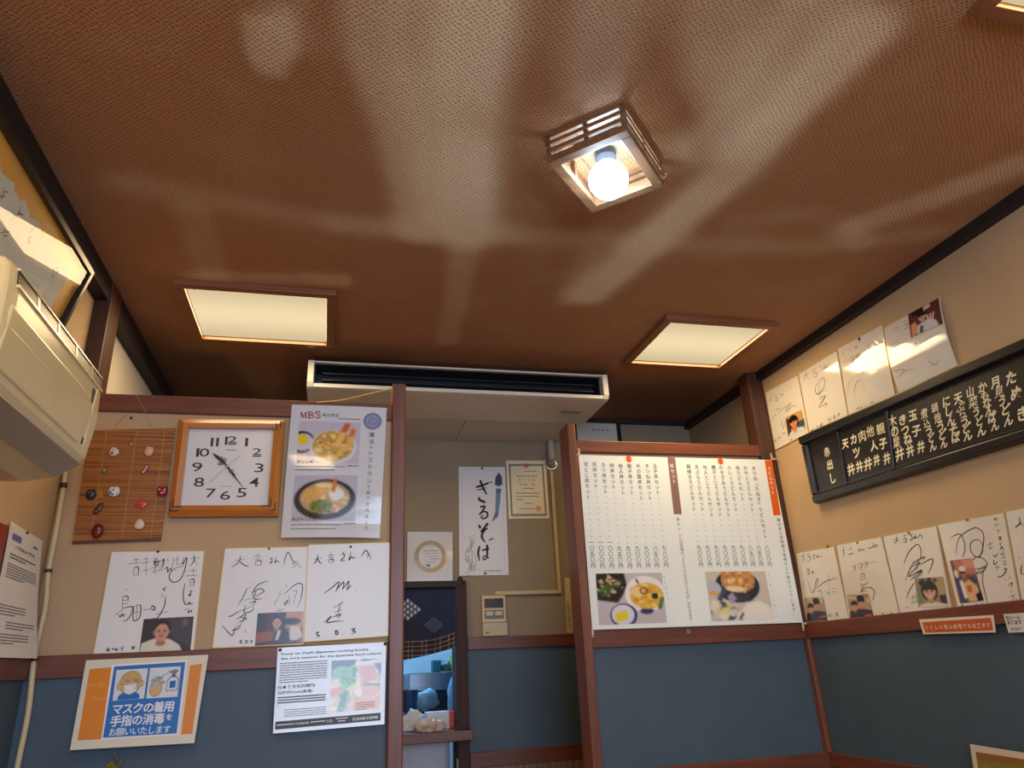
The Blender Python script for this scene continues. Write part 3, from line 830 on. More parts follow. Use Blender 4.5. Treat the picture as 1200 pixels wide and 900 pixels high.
def pic_man():
    p = Pic(60, 42, (58, 58, 66), 21)
    p.poly([(.5, 0), (1, 0), (1, .9), (.6, .6)], (84, 84, 92), .1, .7).ell(.84, .16, .06, .12, (128, 122, 118), .5, k=.6)
    p.poly([(0, 1), (.02, .72), (.24, .6), (.56, .62), (.76, .8), (.84, 1)], (226, 216, 198), .02)
    face(p, .39, .4, .165, asp=1.43, short=True, hair=(46, 40, 38)); p.ell(.39, .74, .1, .08, SKIN2, .4)
    return p.smooth(1)
def pic_shop():
    p = Pic(60, 44, (150, 84, 46), 22)
    p.poly([(0, 0), (.62, 0), (.62, .55), (0, .6)], (54, 60, 78), .02).poly([(.2, 0), (.27, 0), (.27, .6), (.2, .6)], (120, 36, 36), .02).poly([(.62, 0), (1, 0), (1, .5), (.62, .5)], (196, 138, 84), .02)
    p.ell(.74, .3, .2, .1, (20, 18, 20), .2).poly([(.72, .45), (.92, .46), (1, .78), (.8, .95), (.7, .9)], (214, 206, 194), .03)
    p.poly([(.34, 1), (.4, .6), (.55, .5), (.7, .62), (.74, 1)], (34, 34, 44), .02).poly([(.4, .9), (.46, .55), (.54, .55), (.48, .85)], (226, 218, 214), .03)
    face(p, .43, .32, .105, asp=1.35, short=True); p.poly([(0, .92), (.4, .86), (.9, .9), (.9, 1), (0, 1)], (44, 40, 50), .02)
    return p.smooth(1)
def pic_boy():
    p = Pic(44, 46, (196, 156, 92), 23)
    p.poly([(.6, .5), (1, .48), (1, .8), (.6, .85)], (70, 80, 88), .03).poly([(0, .1), (.25, .15), (.2, 1), (0, 1)], (80, 58, 46), .05)
    p.poly([(.0, 1), (.15, .82), (.45, .8), (.75, .78), (1, 1)], (206, 220, 226), .03)
    p.ell(.44, .76, .15, .2, SKIN, .2); face(p, .42, .42, .23, long=True, skin=(214, 140, 106)); return p.smooth(1)
def pic_group():
    p = Pic(54, 44, (92, 50, 46), 24)
    p.ell(.42, .1, .3, .16, (30, 20, 22), .3).poly([(.5, .02), (.72, .0), (.72, .16), (.5, .2)], (214, 190, 170), .02).poly([(.04, .5), (.2, .44), (.3, .8), (.12, 1), (.04, 1)], (216, 150, 104), .05)
    p.poly([(.2, 1), (.26, .64), (.6, .56), (.84, .74), (.9, 1)], (206, 204, 206), .03).poly([(.28, 1), (.34, .7), (.44, .74), (.4, 1)], (80, 90, 120), .03)
    for k in range(3): p.line([(.62+.05*k, .72), (.6+.1*k, .42)], .025, (232, 206, 196), .6)
    face(p, .44, .38, .14, skin=(218, 168, 150)); return p.smooth(1)
def pic_pair(seed, asp=1.0):
    p = Pic(44, 44, (176, 152, 116), seed)
    p.blobs(10, (0, 0, 1, .3), .12, [(206, 190, 160), (150, 130, 104), (190, 180, 160)])
    p.poly([(0, 1), (.05, .68), (.4, .6), (.6, .58), (1, .66), (1, 1)], (52, 50, 58), .03)
    face(p, .6, .34, .16); face(p, .28, .46, .15); p.ell(.6, .14, .17, .1, (44, 40, 46), .2)
    p.poly([(.64, .84), (.92, .78), (.94, .86), (.66, .92)], (206, 80, 60), .02); return p.smooth(1)
def pic_grin():
    p = Pic(48, 48, (150, 136, 104), 27)
    p.poly([(.7, 0), (1, 0), (1, .8), (.75, .8)], (176, 160, 116), .03).poly([(.76, .62), (1, .6), (1, .9), (.8, .9)], (70, 54, 80), .03).poly([(0, .3), (.2, .3), (.2, .9), (0, .8)], (120, 140, 110), .05)
    p.poly([(.02, 1), (.1, .9), (.35, .84), (.7, .84), (1, .92), (1, 1)], (226, 214, 200), .03)
    face(p, .46, .48, .23, long=True, smile=True, hair=(44, 42, 46), skin=(214, 170, 146)); p.blobs(16, (.2, .1, .72, .3), .08, [(44, 42, 46), (54, 50, 54)]); return p.smooth(1)
def pic_kitchen():
    p = Pic(44, 60, (120, 90, 84), 28)
    p.poly([(.1, 0), (1, 0), (1, .4), (.2, .3)], (190, 120, 96), .05).poly([(.5, .0), (1, 0), (1, .25), (.6, .2)], (214, 150, 130), .05)
    p.ell(.14, .32, .1, .1, (216, 206, 200), .3).poly([(0, .4), (.24, .45), (.3, 1), (.1, 1)], (70, 76, 110), .04).poly([(.2, .5), (.36, .48), (.4, .9), (.24, .9)], (232, 232, 226), .05)
    p.poly([(.36, .56), (.6, .48), (.88, .58), (.92, .9), (.7, 1), (.4, .98)], (224, 178, 130), .03).poly([(.45, .62), (.66, .62), (.62, .78), (.46, .76)], (190, 110, 60), .03)
    p.poly([(.74, .84), (1, .78), (1, 1), (.78, 1)], (40, 34, 40), .03).poly([(.62, .44), (.9, .42), (.96, .6), (.8, .6)], (70, 80, 104), .04)
    face(p, .45, .34, .11, asp=.75, skin=(186, 120, 90)); p.ell(.46, .22, .16, .07, (230, 222, 210), .2); return p.smooth(1)
def pic_noodle():
    p = Pic(70, 70, (216, 196, 150), 29)
    p.blobs(110, (0, .15, 1, 1), .07, [(232, 214, 168), (206, 178, 130), (240, 226, 190), (196, 170, 110)])
    p.poly([(0, 0), (.5, 0), (.46, .1), (.2, .2), (0, .32)], (30, 34, 34), .03).poly([(.58, 0), (.9, 0), (.6, .06)], (40, 54, 90), .03).poly([(.48, .04), (1, .06), (1, .14), (.5, .12)], (222, 222, 224), .02)
    p.ell(.2, .24, .2, .12, (120, 176, 130), .4).line([(.46, .2), (.36, .45), (.22, .95)], .06, (66, 128, 60), .8).ell(.32, .36, .16, .18, (112, 176, 116), .4)
    p.blobs(26, (.18, .2, .5, .95), .035, [(60, 122, 60), (120, 180, 110), (90, 150, 80)])
    p.poly([(.56, .14), (.9, .12), (.92, .4), (.66, .48), (.58, .3)], (214, 146, 112), .06).poly([(.86, .1), (1, .1), (1, .34)], (50, 66, 100), .03)
    p.ell(.74, .62, .24, .13, (226, 168, 140), .2, 8).ell(.55, .62, .08, .12, (240, 226, 216), .3, -20).ell(.1, .62, .12, .08, (220, 140, 124), .3)
    p.blobs(12, (.3, .5, .6, .6), .04, [(226, 214, 60), (230, 200, 90)]).line([(.66, .5), (.98, .52)], .02, (110, 120, 90))
    p.poly([(.46, .78), (.99, .76), (.99, 1), (.44, 1)], (232, 164, 116), .03)
    return p.smooth(1)
# ================================================================ the clock partition
M_CARD = mat('autograph_card', (232, 230, 228), .3, noise=.02, nscale=6)
M_GOLD = mat('gold_edge', (206, 172, 84), .4, .3)
M_LAM = mat('laminated_white', (214, 214, 216), .12, coat=.5)
M_PAPER = mat('paper_white', (226, 226, 226), .45)
M_GREY = mat('small_print', (110, 110, 116), .6)
M_WHITE = mat('print_white', (240, 240, 240), .5)

def card(name, plane, corners, zoom, label, group, bend=None, m=None, thick=.003, edge=True):
    s = Sheet(name, plane, corners, thick, m or M_CARD, label, 'autograph board', group, bend=bend, zoom=zoom, div=8 if bend else 1)
    if edge:
        mb = MB(); e = .0022; h = .0003
        for a in ((0, 0, 1, e/s.H), (0, 1-e/s.H, 1, 1), (0, 0, e/s.W, 1), (1-e/s.W, 0, 1, 1)): s.rect(mb, *a, h, d=1 if not bend else 8)
        s.put(mb, 'gold_edging', M_GOLD)
    return s
def zfit(z, pts): return [(z[0]+x/z[2], z[1]+y/z[2]) for x, y in pts]

GP = 'autograph boards on the clock partition'
# board with the photograph of a man in white
z = (100, 640, 6.92)
s = card('autograph_board', ('Y', YL-.005), zfit(z, [(210, 42), (968, 35), (882, 850), (58, 888)]), z, 'autograph board under the bamboo mat, with a snapshot of a man in a white shirt', GP)
mb = MB(); h = .0007; w = .0028
for st in ([(385,112),(440,108)], [(410,95),(414,140)], [(350,145),(450,132)], [(395,170),(393,238)], [(398,175),(430,172),(430,240)], [(396,236),(430,232)],
           [(470,108),(520,100)], [(456,140),(520,128)], [(493,90),(494,236)], [(466,200),(520,190)], [(540,120),(552,125)],
           [(570,90),(560,140),(600,120),(570,170)], [(590,95),(560,150),(610,150)], [(535,180),(600,165)], [(566,150),(568,225)], [(540,215),(600,190)], [(610,130),(640,110),(620,200)], [(640,100),(600,210)],
           [(668,100),(672,130)], [(640,190),(665,170),(668,210),(690,180),(700,205)], [(720,95),(700,200)], [(730,120),(756,90)], [(735,150),(790,140)], [(750,80),(745,150)],
           [(800,90),(790,150),(822,90),(810,180),(770,270),(715,292),(682,262),(690,215),(740,175),(800,160)],
           [(850,100),(930,92)], [(885,72),(880,120),(850,165)], [(885,115),(915,160)], [(845,200),(905,196)], [(875,180),(876,240)], [(822,240),(912,238)], [(850,270),(850,325)], [(852,272),(882,270),(880,325)], [(855,295),(878,292)], [(852,322),(880,320)],
           [(840,370),(875,362)], [(860,355),(850,400),(838,395),(862,390)], [(830,470),(845,455),(850,470),(880,462)], [(810,300),(795,380),(800,450),(820,475),(845,465)], [(805,520),(835,505)], [(840,510),(835,540),(860,520),(862,545)],
           [(332,345),(336,362)], [(660,330),(630,352),(655,358)], [(620,390),(625,415)], [(305,410),(298,520)], [(305,412),(345,408),(345,450)], [(305,440),(345,436)], [(303,470),(350,465)], [(300,505),(370,490),(385,500),(370,560),(330,605),(300,608)], [(240,560),(300,520)], [(275,555),(282,575),(300,550),(308,570),(322,545)],
           [(395,490),(390,600),(440,580),(448,480),(395,490)], [(418,480),(416,595)], [(390,540),(446,530)], [(470,520),(530,510)], [(530,515),(545,485),(565,500),(545,520),(572,512)], [(650,405),(645,470),(615,540),(580,585),(545,585)], [(570,555),(670,530)],
           [(170,840),(185,828),(190,840),(172,850),(205,848)], [(215,835),(228,830),(225,846)], [(240,848),(246,830),(256,846),(270,828)], [(290,820),(322,815)], [(292,822),(300,838),(290,848)], [(375,825),(385,835)], [(370,820),(400,815),(380,832),(405,830)]):
    s.zs(mb, st, w, h)
s.put(mb, 'handwriting', M_INK)
s.zphoto(pic_man(), [(475, 592), (880, 570), (852, 848), (435, 868)], h=.0011)
s.pin(590, 45)

# second board, partly covered by the third
z = (245, 630, 5.581)
s = card('autograph_board', ('Y', YL-.005), zfit(z, [(102, 68), (652, 58), (620, 700), (18, 725)]), z, 'autograph board with snapshot of a person in dark jacket, tucked under the next board', GP)
mb = MB(); w = .0026
for st in ([(172,150),(232,142)], [(205,118),(195,160),(145,195)], [(200,155),(230,180),(262,190)], [(295,122),(345,118)], [(318,105),(318,140)], [(302,142),(340,138)], [(305,155),(303,182)], [(305,155),(340,152),(338,182)], [(304,182),(338,180)],
           [(392,140),(420,135)], [(405,128),(412,152),(398,165),(418,165)], [(440,130),(430,165),(445,152),(462,165)], [(488,178),(500,130),(518,95),(545,150),(560,180)], [(545,175),(580,150)], [(555,150),(605,202)], [(548,195),(590,165)],
           [(285,298),(290,304)], [(272,322),(258,332)], [(250,330),(225,385),(188,445)], [(385,280),(320,310),(290,350),(282,385)], [(280,360),(330,335),(360,350),(330,370),(300,380)], [(310,340),(295,400),(350,400)], [(232,410),(330,385)],
           [(265,430),(305,415),(285,440)], [(215,480),(300,440)], [(240,440),(230,490),(280,480),(290,455)], [(125,515),(150,510),(215,470)], [(180,535),(240,500),(210,560)], [(200,520),(245,530),(180,560)], [(85,575),(150,640),(165,600),(190,590)], [(150,605),(185,600),(215,560)], [(165,580),(200,575)], [(235,600),(242,625)],
           [(425,440),(470,365)], [(500,308),(510,325)], [(455,365),(470,345)], [(490,370),(560,310),(600,300),(612,330),(600,400),(575,460)], [(575,345),(550,440)], [(490,420),(500,440),(510,410),(520,438)], [(520,380),(530,430)], [(545,350),(580,345)], [(440,480),(490,465)], [(460,475),(470,485)],
           [(196,680),(212,672),(205,690),(225,688)], [(235,680),(245,672),(245,690),(233,688)], [(258,675),(256,690)], [(270,672),(290,670)], [(272,674),(280,682),(270,692)]):
    s.zs(mb, st, w, .0007)
s.put(mb, 'handwriting', M_INK)
s.zphoto(pic_shop(), [(318, 495), (618, 482), (610, 692), (300, 708)], h=.0011)
s.pin(392, 72, M_PIN)

s = card('autograph_board', ('Y', YL-.0095), zfit(z, [(648, 45), (1183, 30), (1173, 645), (618, 685)]), z, 'bare autograph board without snapshot, beside the post, overlapping its neighbour', GP)
mb = MB()
for st in ([(688,142),(738,132)], [(712,112),(705,145),(682,178)], [(710,140),(722,160),(738,170)], [(775,118),(820,112)], [(798,98),(798,130)], [(780,132),(815,128)], [(785,145),(783,164)], [(785,145),(812,143),(810,164)], [(784,163),(810,161)],
           [(858,110),(895,104)], [(876,92),(884,125),(862,150),(892,150)], [(928,92),(915,148),(932,125),(942,135),(962,128)], [(995,125),(1012,98),(1030,85),(1062,150)], [(1030,135),(1060,85)], [(1028,110),(1058,118)],
           [(752,365),(800,330),(850,290),(835,340),(825,358)], [(835,340),(880,290),(872,345)], [(872,340),(915,285),(900,345)], [(900,345),(920,320),(932,318)], [(955,340),(962,346)],
           [(812,460),(880,420)], [(850,430),(845,490)], [(820,490),(870,470)], [(810,520),(860,500),(840,530)], [(870,415),(835,520)], [(752,555),(800,515),(770,555),(825,548),(880,545)],
           [(695,625),(715,618),(705,635),(722,642),(700,655)], [(758,648),(764,650)], [(840,605),(825,612),(845,622),(835,636),(826,622),(850,608)], [(876,632),(882,634)], [(925,600),(955,595),(938,610),(960,616),(928,632)]):
    s.zs(mb, st, .0032, .0007)
s.put(mb, 'handwriting', M_INK)
s.pin(927, 60)

# laminated food sheet
z = (320, 460, 5.0)
s = Sheet('laminated_poster', ('Y', YL-.021), zfit(z, [(110, 68), (667, 88), (625, 852), (45, 850)]), .0008, M_LAM,
          'laminated sheet with two bowl photographs and vertical writing, hung beside the clock', 'poster', zoom=z, div=10, bend=lambda u, v: .012*math.sin(math.pi*u)*(.4+.6*v)-.004*math.cos(2*math.pi*v))
mb = MB(); h = .0007
a = s.q(158, 112); b_ = s.q(280, 150)
def ser(pts, w): s.stroke(mb, [s.q(*p_) for p_ in pts], w, h, smooth=len(pts) > 3, taper=(1, 1))
for pts, w_ in (([(164,114),(164,149)],.0022), ([(165,113),(178,147)],.0042), ([(191,113),(178,147)],.0018), ([(192,113),(192,149)],.0042), ([(158,114),(170,114)],.0012), ([(187,114),(199,114)],.0012), ([(158,149),(170,149)],.0012), ([(185,149),(199,149)],.0012),
    ([(211,113),(211,149)],.0042), ([(204,114),(222,113),(232,119),(228,128),(212,130)],.0030), ([(212,130),(230,132),(238,140),(228,149),(204,149)],.0032),
    ([(274,118),(266,112),(254,114),(251,122),(262,130),(274,137),(274,146),(262,151),(250,144)],.0036), ([(275,111),(275,123)],.0014), ([(250,139),(250,151)],.0014)): ser(pts, w_)
s.put(mb, 'red_letters', mat('print_red', (150, 40, 44), .5))
mb = MB()
s.zh(mb, '毎日放送', (290, 122), (385, 146), h); 
u, v = s.q(578, 248)
x, y = s.q(546, 795); t_ = '魔法のレストランで紹介されました'
for i, ch in enumerate(t_):
    f = i/(len(t_)-1); k = 1-.38*max(0, (i-8)/7)
    pos = [0, 1.05, 1.9, 2.75, 3.8, 4.8, 5.85, 6.85, 7.75, 8.5, 9.25, 10.1, 10.95, 11.8, 12.6, 13.4][i]/13.4
    s.char(mb, ch, u+(x-u)*pos, v+(y-v)*pos, (.0185 if i < 2 else .013 if i == 2 else .0185 if i < 8 else .0125), h, .005)
for t_, x0, x1, y_, hh_ in (('天とじ丼', 140, 235, 410, .024), ('天ぷらうどん', 108, 255, 744, .024), ('880円', 435, 500, 436, .017), ('700円', 412, 480, 771, .017)):
    a = s.q(x0, y_); b_ = s.q(x1, y_); v0 = (a[1]+b_[1])/2; s.htext(mb, t_, a[0], v0-hh_/2, b_[0], v0+hh_/2, .0012, .01 if hh_ > .02 else 0)
s.put(mb, 'lettering', M_INK)
mb = MB()
a = s.q(380, 155); b_ = s.q(512, 160); s.greek(mb, a[0], a[1], b_[0], 1, .01, .008, h, seed=3, last=1)
a = s.q(132, 436); b_ = s.q(420, 440); s.greek(mb, a[0], a[1], b_[0], 2, .026, .006, h, seed=4, last=.8)
a = s.q(104, 775); b_ = s.q(400, 775); s.greek(mb, a[0], a[1], b_[0], 2, .03, .006, h, seed=5, last=.9)
s.put(mb, 'small_print', M_GREY)
s.zphoto(pic_tempura(), [(155, 168), (515, 178), (500, 420), (135, 418)], h=.0006, m=attr_mat('photo_gloss', .15, .5))
s.zphoto(pic_udon(), [(128, 490), (497, 490), (480, 755), (105, 755)], h=.0006, m=attr_mat('photo_gloss'))
mb = MB(); u, v = s.q(583, 168); s.disc(mb, u, v, .0305, .0006, r0=.0295 - .0006); s.disc(mb, u, v, .0275, .0006); s.disc(mb, u, v, .0305, .0005)
seal = s.put(mb, 'seal', mat('seal_blue', (120, 128, 158), .4))
mb = MB(); s.disc(mb, u, v, .019, .0010, r0=.0172)
for st in ([(570,150),(575,185)], [(585,150),(588,190)], [(600,155),(595,182)], [(565,170),(605,166)]): s.zs(mb, st, .002, .0010)
mb.build('seal_marks', mat('seal_pale', (176, 182, 204), .4), seal)

# mask and hand cleaning notice
z = (70, 750, 6.0)
s = Sheet('notice_sheet', ('Y', YL-.034), zfit(z, [(178, 142), (1042, 103), (950, 722), (80, 772)]), .0012, mat('notice_cream', (226, 218, 198), .3), 'blue and orange notice about masks and hand cleaning, below the wall boards', 'notice', zoom=z, div=6, bend=lambda u, v: -.010*(1-v)+.010*v)
mb = MB(); q = s.q
s.poly(mb, [q(205,205), q(358,192), q(297,695), q(132,705)], .0005); s.put(mb, 'orange_panel', mat('notice_orange', (226, 134, 24), .35)); mb = MB(); s.poly(mb, [q(913,180), q(998,165), q(935,658), q(857,662)], .0005)
s.put(mb, 'orange_panel', mat('notice_orange', (226, 134, 24), .35))
mb = MB(); s.poly(mb, [q(362,172), q(895,140), q(840,668), q(300,700)], .0006); base = s.put(mb, 'white_border', M_WHITE)
mb = MB(); s.poly(mb, [q(378,186), q(880,154), q(826,655), q(310,686)], .0009); s.put(mb, 'blue_panel', mat('notice_blue', (24, 112, 190), .35))
mb = MB(); s.poly(mb, [q(395,212), q(618,198), q(592,412), q(372,428)], .0012); s.poly(mb, [q(632,197), q(850,184), q(828,398), q(608,412)], .0012)
s.put(mb, 'picture_field', mat('notice_field', (222, 226, 230), .35))
# drawn head with a mask
p = Pic(56, 56, (222, 226, 230), 31)
p.ell(.5, .95, .36, .22, (24, 112, 190), .08).ell(.5, .45, .36, .40, (60, 80, 110), .05).ell(.5, .45, .345, .385, (206, 178, 128), .05)
p.ell(.52, .28, .3, .22, (200, 168, 112), .1).ell(.14, .55, .08, .13, (206, 178, 128), .2).ell(.88, .5, .07, .12, (206, 178, 128), .2)
p.poly([(.3, .5), (.7, .46), (.72, .72), (.5, .84), (.34, .74)], (232, 234, 238), .03)
p.line([(.36, .4), (.46, .38)], .012, (70, 70, 80)).line([(.6, .37), (.72, .37)], .012, (70, 70, 80)).line([(.3, .5), (.16, .44)], .01, (70, 80, 100)).line([(.7, .47), (.86, .4)], .01, (70, 80, 100))
p.line([(.62, .56), (.76, .52)], .008, (120, 130, 150)).line([(.62, .64), (.74, .62)], .008, (120, 130, 150)).line([(.3, .5), (.5, .52), (.7, .46)], .008, (120, 130, 150))
s.zphoto(p, [(397,214), (616,200), (590,410), (374,426)], name='mask_drawing', h=.0015)
p = Pic(56, 56, (222, 226, 230), 32)
p.ell(.26, .7, .2, .26, (60, 70, 90), .06).ell(.26, .7, .185, .245, (222, 180, 132), .06)
for i, (x, y) in enumerate([(.1, .42), (.19, .36), (.29, .33), (.39, .36), (.48, .5)]):
    p.line([(.2+.03*i, .62), (x+.02, y)], .046, (60, 70, 90), .2)
for i, (x, y) in enumerate([(.1, .42), (.19, .36), (.29, .33), (.39, .36), (.48, .5)]):
    p.line([(.2+.03*i, .64), (x+.02, y)], .032, (186, 190, 182) if i < 4 else (222, 180, 132), .3)
p.poly([(.6, .8), (.62, .42), (.7, .32), (.9, .32), (.98, .42), (.98, .8)], (70, 90, 120), .02).poly([(.62, .78), (.64, .44), (.71, .35), (.89, .35), (.96, .44), (.96, .78)], (226, 230, 234), .02)
p.poly([(.7, .48), (.9, .46), (.9, .7), (.7, .72)], (24, 112, 190), .02).poly([(.75, .33), (.86, .33), (.86, .24), (.75, .24)], (70, 90, 120), .02).poly([(.62, .14), (.94, .1), (.94, .17), (.66, .2)], (100, 116, 140), .02).poly([(.72, .24), (.9, .24), (.84, .08), (.78, .08)], (120, 134, 156), .02)
for k in range(4): p.line([(.6-.08*k, .2+.05*k), (.54-.08*k, .25+.03*k)], .012, (120, 130, 150))
s.zphoto(p, [(634,199), (848,186), (826,396), (610,410)], name='sanitiser_drawing', h=.0015)
mb = MB()
for t_, x0, y0, x1, y1, sl in (('マスクの着用', 372, 448, 808, 494, 0), ('手指の消毒', 360, 530, 740, 582, 0), ('を', 752, 520, 792, 560, 0), ('お願いいたします', 350, 610, 785, 654, 0)):
    n_ = len(t_)
    for i, ch in enumerate(t_):
        f = (i+.5)/n_; x = x0+(x1-x0)*f; y = (y0+y1)/2+(12-24*f if n_ > 1 else 0)+(4 if n_ > 1 else 0)
        u, v = s.q(x, y); s.char(mb, ch, u, v, (.0285 if n_ in (5, 6) else .017 if n_ == 1 else .021), .0013, .022 if n_ < 7 else .008)
s.put(mb, 'lettering', M_WHITE)
mb = MB()
u, v = s.q(290, 315); s.htext(mb, '新型', u-.11, v-.03, u+.03, v+.02, .0008); a = s.q(225, 400); b_ = s.q(330, 420); s.htext(mb, 'Thank', a[0], a[1], b_[0], b_[1], .0008)
s.put(mb, 'faint_print', mat('notice_pale', (236, 170, 92), .4))

# broth leaflet
z = (320, 750, 8.18)
s = Sheet('leaflet', ('Y', YL-.020), zfit(z, [(45, 75), (1085, 20), (1065, 805), (0, 895)]), .0008, M_LAM, 'white leaflet in English and Chinese with a food photograph, pinned below the autograph boards', 'leaflet', zoom=z, div=6, bend=lambda u, v: .010*v*v)
q = s.q; mb = MB()
def zline(text, x0, y0, x1, y1, hh, bold, slope):
    # a line of print following the sheet: y given at the left end, slope in zoom pixels
    a = s.q(x0, y0); b_ = s.q(x1, y0+slope); v0 = (a[1]+b_[1])/2; s.htext(mb, text, a[0], v0-hh/2, b_[0], v0+hh/2, .0007, bold)
zline('Focus on Dashi (Japanese cooking broth),', 78, 138, 920, 0, .036, .025, -46)
zline('the core essence for the Japanese food culture.', 74, 184, 1045, 0, .034, .025, -56)
zline('日本食文化的精髓', 48, 455, 405, 0, .044, .015, -22); zline('在於的Dashi(高湯)', 44, 508, 378, 0, .044, .015, -20)
s.put(mb, 'lettering', M_INK)
mb = MB(); a = q(68, 222); b_ = q(522, 205)
s.greek(mb, a[0], a[1]+.005, b_[0], 9, .0285, .011, .0006, seed=8)
a = q(45, 555); b_ = q(505, 530); s.greek(mb, a[0], a[1], b_[0], 3, .03, .016, .0006, seed=9, gap=.04, last=1); a = q(40, 632); s.greek(mb, a[0], a[1], a[0]+.02, 1, .03, .016, .0006)
a = q(108, 672); b_ = q(515, 648); s.greek(mb, a[0], a[1], b_[0], 4, .025, .008, .0006, seed=10, last=1)
s.put(mb, 'small_print', M_GREY)
mb = MB(); s.poly(mb, [q(25,782), q(1030,695), q(1028,768), q(20,858)], .0006); bar_ = s.put(mb, 'black_band', mat('print_black', (36, 34, 36), .4))
mb = MB(); a = q(762, 760); b_ = q(1000, 738); v0 = (a[1]+b_[1])/2; s.htext(mb, '8:30AM-5:00PM', a[0], v0-.02, b_[0], v0+.016, .0009, .02)
a = q(215, 800); b_ = q(345, 792); v0 = (a[1]+b_[1])/2; s.htext(mb, 'Dashipedia', a[0], v0-.016, b_[0], v0+.018, .0009, .015); a = q(510, 775); b_ = q(570, 770); s.htext(mb, '大吉', a[0], a[1]-.018, b_[0], a[1]+.02, .0009)
for x0, y0, x1, sd in ((35, 815, 205, 1), (360, 785, 500, 2), (600, 752, 720, 3), (620, 776, 690, 4)):
    a = q(x0, y0); b_ = q(x1, y0-.08*(x1-x0)); s.greek(mb, a[0], (a[1]+b_[1])/2, b_[0], 1, .03, .012, .0009, seed=sd, last=1)
mb.build('white_print', M_WHITE, bar_)
s.zphoto(pic_noodle(), [(562, 198), (1040, 172), (1022, 662), (540, 695)], h=.0006, m=attr_mat('photo_gloss'))
mb = MB(); a = q(790, 605); s.greek(mb, a[0], a[1], a[0]+.18, 4, .025, .008, .0012, seed=12); s.put(mb, 'photo_caption', mat('caption_brown', (130, 84, 60), .5))
s.pin(68, 95, r=.005); s.pin(1075, 38, r=.005)

